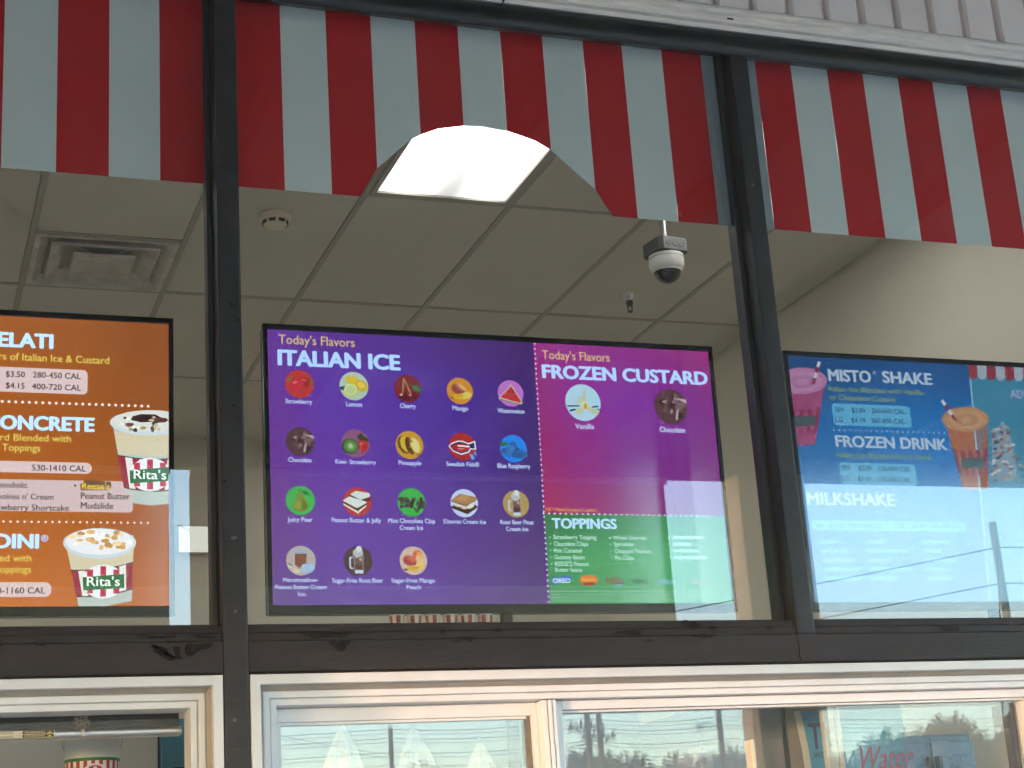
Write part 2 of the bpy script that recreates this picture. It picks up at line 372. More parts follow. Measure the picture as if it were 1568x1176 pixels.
# screws and paint chips
for x, z in ((.8005, 2.335), (.797, 2.52), (.803, 2.521), (2.392, 3.62), (.794, 2.07)):
    mb = MB(); mb.lathe([(.0045, 0), (.0045, .0015), (.002, .002)], seg=10); o = mb.build('screw', M_DARKSTEEL, sf); o.rotation_euler = (R(90), 0, 0); o.location = (x-1.6, -.0005, z-2.3)
def chip(pts, name='paint_chip', y=-.0012, seed=1):
    rg = random.Random(seed); out = []
    for (a, b), (c, d) in zip(pts, pts[1:]+pts[:1]):
        for k in range(5):
            t = k/5; out.append((a+(c-a)*t+rg.uniform(-.004, .004), b+(d-b)*t+rg.uniform(-.003, .003)))
    mb = MB(); mb.poly([(x-1.6, y, z-2.3) for x, z in out]); mb.build(name, M_CHIP, sf)
chip([(.59, 2.256), (.625, 2.250), (.635, 2.232), (.655, 2.224), (.64, 2.212), (.62, 2.222), (.605, 2.234)], seed=2)
chip([(.648, 2.252), (.665, 2.246), (.668, 2.222), (.652, 2.216)], seed=12)
chip([(.68, 2.254), (.745, 2.260), (.738, 2.244), (.706, 2.236), (.688, 2.224), (.676, 2.236)], seed=13)
chip([(1.035, 2.258), (1.09, 2.259), (1.075, 2.238), (1.06, 2.228)], seed=3)
chip([(2.02, 2.302), (2.06, 2.302), (2.075, 2.29), (2.05, 2.275), (2.03, 2.288)], y=.008, seed=5)
chip([(.955, 2.281), (1.09, 2.279), (1.085, 2.267), (.99, 2.268)], y=.0065, seed=6)
chip([(1.82, 2.278), (1.9, 2.279), (1.89, 2.266), (1.83, 2.267)], y=.0068, seed=7)
chip([(2.83, 2.28), (2.91, 2.281), (2.9, 2.266), (2.85, 2.265)], y=.0068, seed=8)
chip([(.56, 2.280), (.66, 2.279), (.64, 2.270), (.59, 2.272)], y=.0065, seed=9)
chip([(.69, 2.280), (.757, 2.279), (.75, 2.268), (.70, 2.271)], y=.0065, seed=19)

gc = random.Random(31)
for k in range(16):                     # small scattered flakes on the rail and the left mullion
    if k < 12: x, z, y = gc.uniform(.2, 3.4), gc.choice((2.2625, 2.284, 2.256, 2.25)), -.0013
    else: x, z, y = gc.uniform(.778, .822), gc.uniform(2.35, 3.3), -.0009
    if .755 < x < .845 and k < 12: continue
    if z > 2.28 and k < 12: y = .0065
    elif z > 2.26 and k < 12: y = -.0013
    w = gc.uniform(.006, .03) if k < 12 else gc.uniform(.003, .007); h = gc.uniform(.004, .011)
    chip([(x-w, z), (x, z+.001), (x+w, z-.001), (x+w*.4, z-h), (x-w*.5, z-h*.7)], y=y, seed=40+k)
# striped films stuck to the inside of the glass
FB = 3.516; FT = 4.096
ARCH = [(1.187, 3.516), (1.213, 3.561), (1.241, 3.606), (1.292, 3.655), (1.343, 3.705), (1.3755, 3.724), (1.429, 3.748), (1.508, 3.765), (1.565, 3.769), (1.642, 3.763), (1.675, 3.754), (1.73, 3.738), (1.776, 3.714), (1.839, 3.658), (1.9085, 3.598), (1.932, 3.556), (1.958, 3.516)]
def film(name, label, edges, reds, arch=None):
    x0 = edges[0][0]; t = thing(name, label, 'window film', ((edges[0][0]+edges[-1][1])/2, .0785, FB), 'striped films along the top of the windows'); cx = t.location.x
    for k, (a, b) in enumerate(edges):
        bot = [(a, FB), (b, FB)]
        if arch and b > arch[0][0] and a < arch[-1][0]:
            inner = [p for p in arch if a+.0005 < p[0] < b-.0005]
            def za(x):
                for (p, q), (r_, s_) in zip(arch, arch[1:]):
                    if p <= x <= r_: return q+(s_-q)*(x-p)/(r_-p)
                return FB
            bot = [(a, za(a))]
            bot += inner+[(b, za(b))]
        y = 0.0 if reds[k] == 'r' else .0004
        mb = MB(); mb.poly([(p-cx, y, q-FB) for p, q in bot]+[(b-cx, y, FT-FB), (a-cx, y, FT-FB)])
        mb.build({'r': 'red_stripe', 'w': 'white_stripe', 'g': 'edge_strip'}[reds[k]], {'r': M_REDF, 'w': M_WHITEF, 'g': M_TAPE}[reds[k]], t)
    return t
e1 = [-.86]+[.2235-.1355*k for k in range(7, -1, -1)]+[.3625, .4985, .634, .7665]
film('striped_film', 'straight-edged red and white striped film above the orange screen', list(zip(e1, e1[1:])), ['r' if k % 2 == 1 else 'w' for k in range(len(e1)-1)][::-1] if False else [('r' if (len(e1)-2-k) % 2 == 0 else 'w') for k in range(len(e1)-1)])
e2 = [.8335, .974, 1.1075, 1.241, 1.3755, 1.508, 1.642, 1.776, 1.9085, 2.0375, 2.1715, 2.3055, 2.3635]
film('striped_film', 'red and white striped film with an arched cut-out above the purple screen', list(zip(e2, e2[1:])), ['r' if k % 2 == 0 else 'w' for k in range(11)]+['g'], ARCH)
e3 = [2.4265, 2.4965]+[2.6245+.1322*k for k in range(0, 11)]+[4.019]
film('striped_film', 'red and white striped film above the blue screen', list(zip(e3, e3[1:])), ['g']+[('r' if k % 2 == 0 else 'w') for k in range(len(e3)-2)])

SCREEN_DATA = [
  ('t', 1, "Today's Flavors", -0.6715, 0.3625, 0.226, 0.027, 'c4a878', 0.035),
  ('t', 1, 'ITALIAN ICE', -0.6755, 0.2985, 0.366, 0.044, 'a6caf8', 0.15),
  ('t', 1, "Today's Flavors", 0.1395, 0.3545, 0.224, 0.027, 'c4a878', 0.035),
  ('t', 1, 'FROZEN CUSTARD', 0.1355, 0.2945, 0.558, 0.04, 'a6caf8', 0.15),
  ('i', 1, 'strawberry', -0.6135, 0.2435, 0.042),
  ('i', 1, 'lemon', -0.4525, 0.2435, 0.043),
  ('i', 1, 'cherry', -0.2905, 0.2425, 0.042),
  ('i', 1, 'mango', -0.1295, 0.2415, 0.041),
  ('i', 1, 'watermelon', 0.0305, 0.2405, 0.041),
  ('i', 1, 'chocolate', -0.6155, 0.0725, 0.042),
  ('i', 1, 'kiwi', -0.4535, 0.0715, 0.042),
  ('i', 1, 'pineapple', -0.2925, 0.0715, 0.042),
  ('i', 1, 'fish', -0.1315, 0.0715, 0.042),
  ('i', 1, 'blueberry', 0.0285, 0.0695, 0.042),
  ('i', 1, 'pear', -0.6195, -0.0985, 0.042),
  ('i', 1, 'sandwich', -0.4545, -0.0995, 0.042),
  ('i', 1, 'chips', -0.2945, -0.0985, 0.042),
  ('i', 1, 'smores', -0.1345, -0.0985, 0.042),
  ('i', 1, 'float', 0.0255, -0.0985, 0.041),
  ('i', 1, 'jar', -0.6225, -0.2695, 0.042),
  ('i', 1, 'mug', -0.4585, -0.2695, 0.042),
  ('i', 1, 'peach', -0.2965, -0.2685, 0.041),
  ('i', 1, 'vanilla', 0.2635, 0.2205, 0.058),
  ('i', 1, 'chocolate', 0.5575, 0.2175, 0.057),
  ('t', 1, 'Strawberry', -0.6555, 0.1845, 0.078, 0.013, 'b9cdf0', 0.035),
  ('t', 1, 'Lemon', -0.4775, 0.1815, 0.047, 0.014, 'b9cdf0', 0.035),
  ('t', 1, 'Cherry', -0.3165, 0.1825, 0.048, 0.014, 'b9cdf0', 0.035),
  ('t', 1, 'Mango', -0.1555, 0.1815, 0.049, 0.014, 'b9cdf0', 0.035),
  ('t', 1, 'Watermelon', -0.0145, 0.1785, 0.085, 0.014, 'b9cdf0', 0.035),
  ('t', 1, 'Chocolate', -0.6515, 0.0125, 0.067, 0.013, 'b9cdf0', 0.035),
  ('t', 1, 'Kiwi- Strawberry', -0.5155, 0.0105, 0.12, 0.013, 'b9cdf0', 0.035),
  ('t', 1, 'Pineapple', -0.3285, 0.0115, 0.069, 0.013, 'b9cdf0', 0.035),
  ('t', 1, 'Swedish Fish®', -0.1835, 0.0115, 0.101, 0.013, 'b9cdf0', 0.035),
  ('t', 1, 'Blue Raspberry', -0.0255, 0.0095, 0.103, 0.014, 'b9cdf0', 0.035),
  ('t', 1, 'Juicy Pear', -0.6585, -0.1595, 0.072, 0.013, 'b9cdf0', 0.035),
  ('t', 1, 'Peanut Butter & Jelly', -0.5315, -0.1595, 0.144, 0.013, 'b9cdf0', 0.035),
  ('t', 1, 'Mint Chocolate Chip', -0.3665, -0.1595, 0.14, 0.013, 'b9cdf0', 0.035),
  ('t', 1, 'Cream Ice', -0.3335, -0.1795, 0.07, 0.013, 'b9cdf0', 0.035),
  ('t', 1, "S'mores Cream Ice", -0.2015, -0.1595, 0.13, 0.013, 'b9cdf0', 0.035),
  ('t', 1, 'Root Beer Float', -0.0275, -0.1595, 0.104, 0.013, 'b9cdf0', 0.035),
  ('t', 1, 'Cream Ice', -0.0105, -0.1795, 0.069, 0.013, 'b9cdf0', 0.035),
  ('t', 1, 'Marshmallow-', -0.6745, -0.3295, 0.101, 0.012, 'b9cdf0', 0.035),
  ('t', 1, 'Peanut Butter Cream', -0.6965, -0.3495, 0.145, 0.012, 'b9cdf0', 0.035),
  ('t', 1, 'Ice', -0.6335, -0.3685, 0.02, 0.012, 'b9cdf0', 0.035),
  ('t', 1, 'Sugar-Free Root Beer', -0.5355, -0.3315, 0.147, 0.013, 'b9cdf0', 0.035),
  ('t', 1, 'Sugar-Free Mango', -0.3645, -0.3315, 0.129, 0.013, 'b9cdf0', 0.035),
  ('t', 1, 'Peach', -0.3205, -0.3505, 0.042, 0.012, 'b9cdf0', 0.035),
  ('t', 1, 'Vanilla', 0.2315, 0.1375, 0.062, 0.016, 'b9cdf0', 0.035),
  ('t', 1, 'Chocolate', 0.5115, 0.1355, 0.087, 0.017, 'b9cdf0', 0.035),
  ('t', 1, 'HS = Hand-Scooped Custard', 0.1185, -0.1185, 0.161, 0.011, 'd8a04a', 0.01),
  ('t', 1, 'TOPPINGS', 0.1335, -0.1695, 0.209, 0.029, 'aad0f0', 0.15),
  ('t', 1, 'Strawberry Topping', 0.1355, -0.2025, 0.138, 0.013, 'b4dcd2', 0.03),
  ('d', 1, 0.1255, -0.1965, 0.1255, -0.1965, 1, 0.002, 'b4dcd2'),
  ('t', 1, 'Chocolate Chips', 0.1355, -0.2225, 0.11, 0.013, 'b4dcd2', 0.03),
  ('d', 1, 0.1255, -0.2165, 0.1255, -0.2165, 1, 0.002, 'b4dcd2'),
  ('t', 1, 'Hot Caramel', 0.1345, -0.2425, 0.088, 0.013, 'b4dcd2', 0.03),
  ('d', 1, 0.1245, -0.2365, 0.1245, -0.2365, 1, 0.002, 'b4dcd2'),
  ('t', 1, 'Gummy Bears', 0.1345, -0.2625, 0.097, 0.013, 'b4dcd2', 0.03),
  ('d', 1, 0.1245, -0.2565, 0.1245, -0.2565, 1, 0.002, 'b4dcd2'),
  ('t', 1, "REESE'S Peanut", 0.1345, -0.2825, 0.108, 0.013, 'b4dcd2', 0.03),
  ('d', 1, 0.1245, -0.2765, 0.1245, -0.2765, 1, 0.002, 'b4dcd2'),
  ('t', 1, 'Butter Sauce', 0.1345, -0.2995, 0.085, 0.012, 'b4dcd2', 0.03),
  ('t', 1, 'Whole Cherries', 0.3265, -0.2025, 0.109, 0.012, 'b4dcd2', 0.03),
  ('d', 1, 0.3165, -0.1975, 0.3165, -0.1975, 1, 0.003, 'b4dcd2'),
  ('t', 1, 'Sprinkles', 0.3275, -0.2225, 0.065, 0.013, 'b4dcd2', 0.03),
  ('d', 1, 0.3175, -0.2165, 0.3175, -0.2165, 1, 0.002, 'b4dcd2'),
  ('t', 1, 'Chopped Peanuts', 0.3275, -0.2435, 0.119, 0.013, 'b4dcd2', 0.03),
  ('d', 1, 0.3175, -0.2375, 0.3175, -0.2375, 1, 0.002, 'b4dcd2'),
  ('t', 1, 'Pie Chips', 0.3275, -0.2635, 0.062, 0.013, 'b4dcd2', 0.03),
  ('d', 1, 0.3175, -0.2575, 0.3175, -0.2575, 1, 0.002, 'b4dcd2'),
  ('r', 1, 0.5215, -0.1985, 0.104, 0.009, 0.004, '8fc4b0'),
  ('d', 1, 0.5095, -0.1945, 0.5095, -0.1945, 1, 0.002, 'b4dcd2'),
  ('r', 1, 0.5215, -0.2195, 0.062, 0.01, 0.004, '8fc4b0'),
  ('d', 1, 0.5095, -0.2145, 0.5095, -0.2145, 1, 0.002, 'b4dcd2'),
  ('r', 1, 0.5215, -0.2395, 0.086, 0.009, 0.004, '8fc4b0'),
  ('d', 1, 0.5095, -0.2355, 0.5095, -0.2355, 1, 0.002, 'b4dcd2'),
  ('r', 1, 0.5215, -0.2605, 0.11, 0.01, 0.004, '8fc4b0'),
  ('d', 1, 0.5095, -0.2555, 0.5095, -0.2555, 1, 0.002, 'b4dcd2'),
  ('d', 1, 0.1185, 0.4005, 0.1075, -0.3885, 51, 0.003, 'c9c0e4'),
  ('d', 1, 0.1095, -0.1255, 0.6645, -0.1265, 32, 0.003, 'c9d6dc'),
  ('r', 1, 0.1145, -0.3595, 0.018, 0.004, 0.002, '6aa684'),
  ('r', 1, 0.1375, -0.3595, 0.023, 0.004, 0.001, '6aa684'),
  ('r', 1, 0.1655, -0.3595, 0.031, 0.004, 0.001, '6aa684'),
  ('r', 1, 0.2005, -0.3595, 0.01, 0.004, 0.001, '6aa684'),
  ('r', 1, 0.2165, -0.3595, 0.019, 0.004, 0.001, '6aa684'),
  ('r', 1, 0.2395, -0.3595, 0.045, 0.004, 0.001, '6aa684'),
  ('r', 1, 0.2895, -0.3605, 0.04, 0.005, 0.002, '6aa684'),
  ('r', 1, 0.3335, -0.3605, 0.033, 0.005, 0.002, '6aa684'),
  ('r', 1, 0.3705, -0.3605, 0.033, 0.005, 0.002, '6aa684'),
  ('r', 1, 0.4095, -0.3605, 0.029, 0.005, 0.002, '6aa684'),
  ('r', 1, 0.4445, -0.3605, 0.035, 0.005, 0.002, '6aa684'),
  ('r', 1, 0.4825, -0.3605, 0.038, 0.004, 0.002, '6aa684'),
  ('r', 1, 0.5255, -0.3605, 0.022, 0.004, 0.002, '6aa684'),
  ('r', 1, 0.5505, -0.3605, 0.042, 0.004, 0.001, '6aa684'),
  ('r', 1, 0.5975, -0.3605, 0.037, 0.004, 0.001, '6aa684'),
  ('r', 1, 0.1145, -0.3685, 0.035, 0.004, 0.002, '6aa684'),
  ('r', 1, 0.1555, -0.3685, 0.023, 0.004, 0.002, '6aa684'),
  ('r', 1, 0.1845, -0.3685, 0.026, 0.004, 0.001, '6aa684'),
  ('r', 1, 0.2165, -0.3685, 0.041, 0.004, 0.001, '6aa684'),
  ('r', 1, 0.2605, -0.3685, 0.015, 0.004, 0.001, '6aa684'),
  ('r', 1, 0.2795, -0.3685, 0.044, 0.004, 0.001, '6aa684'),
  ('r', 1, 0.3285, -0.3695, 0.032, 0.005, 0.002, '6aa684'),
  ('r', 1, 0.3645, -0.3695, 0.029, 0.005, 0.002, '6aa684'),
  ('r', 1, 0.3975, -0.3695, 0.023, 0.005, 0.002, '6aa684'),
  ('r', 1, 0.4255, -0.3695, 0.031, 0.005, 0.002, '6aa684'),
  ('r', 1, 0.4635, -0.3695, 0.035, 0.004, 0.002, '6aa684'),
  ('r', 1, 0.5055, -0.3695, 0.041, 0.004, 0.001, '6aa684'),
  ('r', 1, 0.5535, -0.3695, 0.035, 0.004, 0.001, '6aa684'),
  ('r', 1, 0.5925, -0.3695, 0.042, 0.004, 0.001, '6aa684'),
  ('r', 1, 0.1145, -0.3775, 0.041, 0.005, 0.002, '6aa684'),
  ('r', 1, 0.1605, -0.3775, 0.035, 0.004, 0.002, '6aa684'),
  ('r', 1, 0.1985, -0.3775, 0.04, 0.004, 0.001, '6aa684'),
  ('r', 1, 0.2435, -0.3775, 0.02, 0.004, 0.001, '6aa684'),
  ('r', 1, 0.2665, -0.3775, 0.04, 0.004, 0.001, '6aa684'),
  ('r', 1, 0.3135, -0.3775, 0.013, 0.004, 0.001, '6aa684'),
  ('r', 1, 0.3325, -0.3775, 0.025, 0.004, 0.001, '6aa684'),
  ('r', 1, 0.3605, -0.3785, 0.021, 0.005, 0.002, '6aa684'),
  ('r', 1, 0.3875, -0.3785, 0.041, 0.005, 0.002, '6aa684'),
  ('r', 1, 0.4315, -0.3785, 0.033, 0.005, 0.002, '6aa684'),
  ('r', 1, 0.4675, -0.3785, 0.037, 0.004, 0.002, '6aa684'),
  ('r', 1, 0.5085, -0.3785, 0.042, 0.004, 0.001, '6aa684'),
  ('r', 1, 0.5575, -0.3785, 0.029, 0.004, 0.001, '6aa684'),
  ('r', 1, 0.5935, -0.3785, 0.022, 0.004, 0.001, '6aa684'),
  ('r', 1, 0.6195, -0.3795, 0.021, 0.005, 0.002, '6aa684'),
  ('r', 1, 0.1145, -0.3855, 0.016, 0.004, 0.001, '6aa684'),
  ('r', 1, 0.1355, -0.3865, 0.031, 0.005, 0.002, '6aa684'),
  ('r', 1, 0.1695, -0.3865, 0.012, 0.005, 0.002, '6aa684'),
  ('r', 1, 0.1875, -0.3865, 0.02, 0.005, 0.002, '6aa684'),
  ('r', 1, 0.2145, -0.3865, 0.041, 0.004, 0.002, '6aa684'),
  ('r', 1, 0.2605, -0.3865, 0.026, 0.004, 0.001, '6aa684'),
  ('r', 1, 0.2915, -0.3865, 0.033, 0.004, 0.001, '6aa684'),
  ('r', 1, 0.3295, -0.3865, 0.03, 0.004, 0.001, '6aa684'),
  ('r', 1, 0.3645, -0.3875, 0.044, 0.005, 0.002, '6aa684'),
  ('r', 1, 0.4135, -0.3875, 0.026, 0.005, 0.002, '6aa684'),
  ('r', 1, 0.4455, -0.3875, 0.018, 0.004, 0.002, '6aa684'),
  ('r', 1, 0.4685, -0.3875, 0.045, 0.004, 0.001, '6aa684'),
  ('r', 1, 0.5195, -0.3875, 0.03, 0.004, 0.001, '6aa684'),
  ('p', 1, 'blue cookie logo', [('2468b8', [(0.1215, -0.3175), (0.1815, -0.3095), (0.1845, -0.3255), (0.1235, -0.3385)])]),
  ('t', 1, 'OREO', 0.1245, -0.3325, 0.055, 0.013, 'e6f2fa', 0.03),
  ('p', 1, 'orange oval logo', [('c8662a', [(0.2675, -0.3255), (0.2655, -0.3305), (0.2605, -0.3355), (0.2535, -0.3385), (0.2445, -0.3415), (0.2345, -0.3415), (0.2255, -0.3405), (0.2175, -0.3375), (0.2125, -0.3325), (0.2095, -0.3275), (0.2095, -0.3225), (0.2135, -0.3175), (0.2195, -0.3125), (0.2275, -0.3095), (0.2375, -0.3085), (0.2465, -0.3095), (0.2555, -0.3115), (0.2625, -0.3145), (0.2665, -0.3195)]), ('7a3a1c', [(0.2215, -0.3305), (0.2565, -0.3295), (0.2555, -0.3385), (0.2205, -0.3395)])]),
  ('t', 1, "Reese's", 0.2155, -0.3285, 0.045, 0.013, 'e2b02c', 0.02),
  ('t', 1, 'Nilla', 0.2935, -0.3365, 0.055, 0.021, '8c2c38', 0.03),
  ('p', 1, 'cyan swoosh', [('4aa0b4', [(0.3205, -0.3405), (0.3465, -0.3325), (0.3455, -0.3405), (0.3225, -0.3465)])]),
  ('t', 1, "m&m's", 0.3805, -0.3335, 0.046, 0.015, '33222c', 0.03),
  ('t', 1, 'NERDS', 0.4625, -0.3365, 0.056, 0.013, '8ab4e0', 0.03),
  ('t', 1, 'HEATH', 0.5755, -0.3355, 0.061, 0.012, 'a87888', 0.02),
  ('t', 0, 'GELATI', 0.1985, 0.3165, 0.193, 0.039, 'a6caf8', 0.15),
  ('t', 0, 'Layers of Italian Ice & Custard', 0.1965, 0.2785, 0.345, 0.02, 'bfae4e', 0.03),
  ('r', 0, 0.1515, 0.1885, 0.332, 0.07, 0.013, 'b8a4a4'),
  ('t', 0, '$3.50', 0.2675, 0.2305, 0.05, 0.016, '0c0a0c', 0.035),
  ('t', 0, '280-450 CAL', 0.3385, 0.2315, 0.127, 0.016, '0c0a0c', 0.035),
  ('t', 0, '$4.15', 0.2685, 0.1985, 0.049, 0.016, '0c0a0c', 0.035),
  ('t', 0, '400-720 CAL', 0.3365, 0.1985, 0.13, 0.016, '0c0a0c', 0.035),
  ('d', 0, 0.1545, 0.1605, 0.6475, 0.1615, 29, 0.004, 'd9c8c4'),
  ('t', 0, 'CONCRETE', 0.2165, 0.0845, 0.287, 0.037, 'a6caf8', 0.15),
  ('t', 0, 'Custard Blended with', 0.1885, 0.0525, 0.253, 0.019, 'bfae4e', 0.03),
  ('t', 0, 'Toppings', 0.2625, 0.0245, 0.099, 0.019, 'bfae4e', 0.03),
  ('r', 0, 0.1585, -0.0345, 0.339, 0.031, 0.016, 'b8a4a4'),
  ('t', 0, '530-1410 CAL', 0.3405, -0.0285, 0.141, 0.016, '0c0a0c', 0.035),
  ('r', 0, 0.1605, -0.1395, 0.446, 0.086, 0.01, 'b09c9e'),
  ('t', 0, 'Chocoholic', 0.2395, -0.0765, 0.09, 0.016, '0c0a0c', 0.03),
  ('t', 0, "Cookies n' Cream", 0.2375, -0.1075, 0.16, 0.015, '0c0a0c', 0.03),
  ('t', 0, 'Strawberry Shortcake', 0.2245, -0.1375, 0.214, 0.016, '0c0a0c', 0.03),
  ('d', 0, 0.4535, -0.0675, 0.4535, -0.0675, 1, 0.003, '0c0a0c'),
  ('p', 0, 'yellow brown script logo', [('4a3216', [(0.4665, -0.0635), (0.4805, -0.0515), (0.5475, -0.0555), (0.5495, -0.0705), (0.5405, -0.0795), (0.4685, -0.0805)])]),
  ('t', 0, "Reese's", 0.4715, -0.0765, 0.073, 0.017, 'd8b52a', 0.03),
  ('t', 0, 'Peanut Butter', 0.4685, -0.1035, 0.13, 0.017, '0c0a0c', 0.03),
  ('t', 0, 'Mudslide', 0.4685, -0.1305, 0.086, 0.017, '0c0a0c', 0.03),
  ('d', 0, 0.1635, -0.1685, 0.6465, -0.1675, 28, 0.003, 'd9c8c4'),
  ('t', 0, 'BLENDINI', 0.1175, -0.2385, 0.245, 0.036, 'a6caf8', 0.15),
  ('t', 0, '®', 0.3675, -0.2215, 0.018, 0.017, 'a6caf8', 0.01),
  ('t', 0, 'Blended with', 0.2025, -0.2745, 0.141, 0.018, 'bfae4e', 0.03),
  ('t', 0, 'Your Toppings', 0.1865, -0.3045, 0.157, 0.018, 'bfae4e', 0.03),
  ('r', 0, 0.1685, -0.3685, 0.227, 0.039, 0.016, 'b8a4a4'),
  ('t', 0, '880-1160 CAL', 0.2335, -0.3595, 0.147, 0.016, '0c0a0c', 0.035),
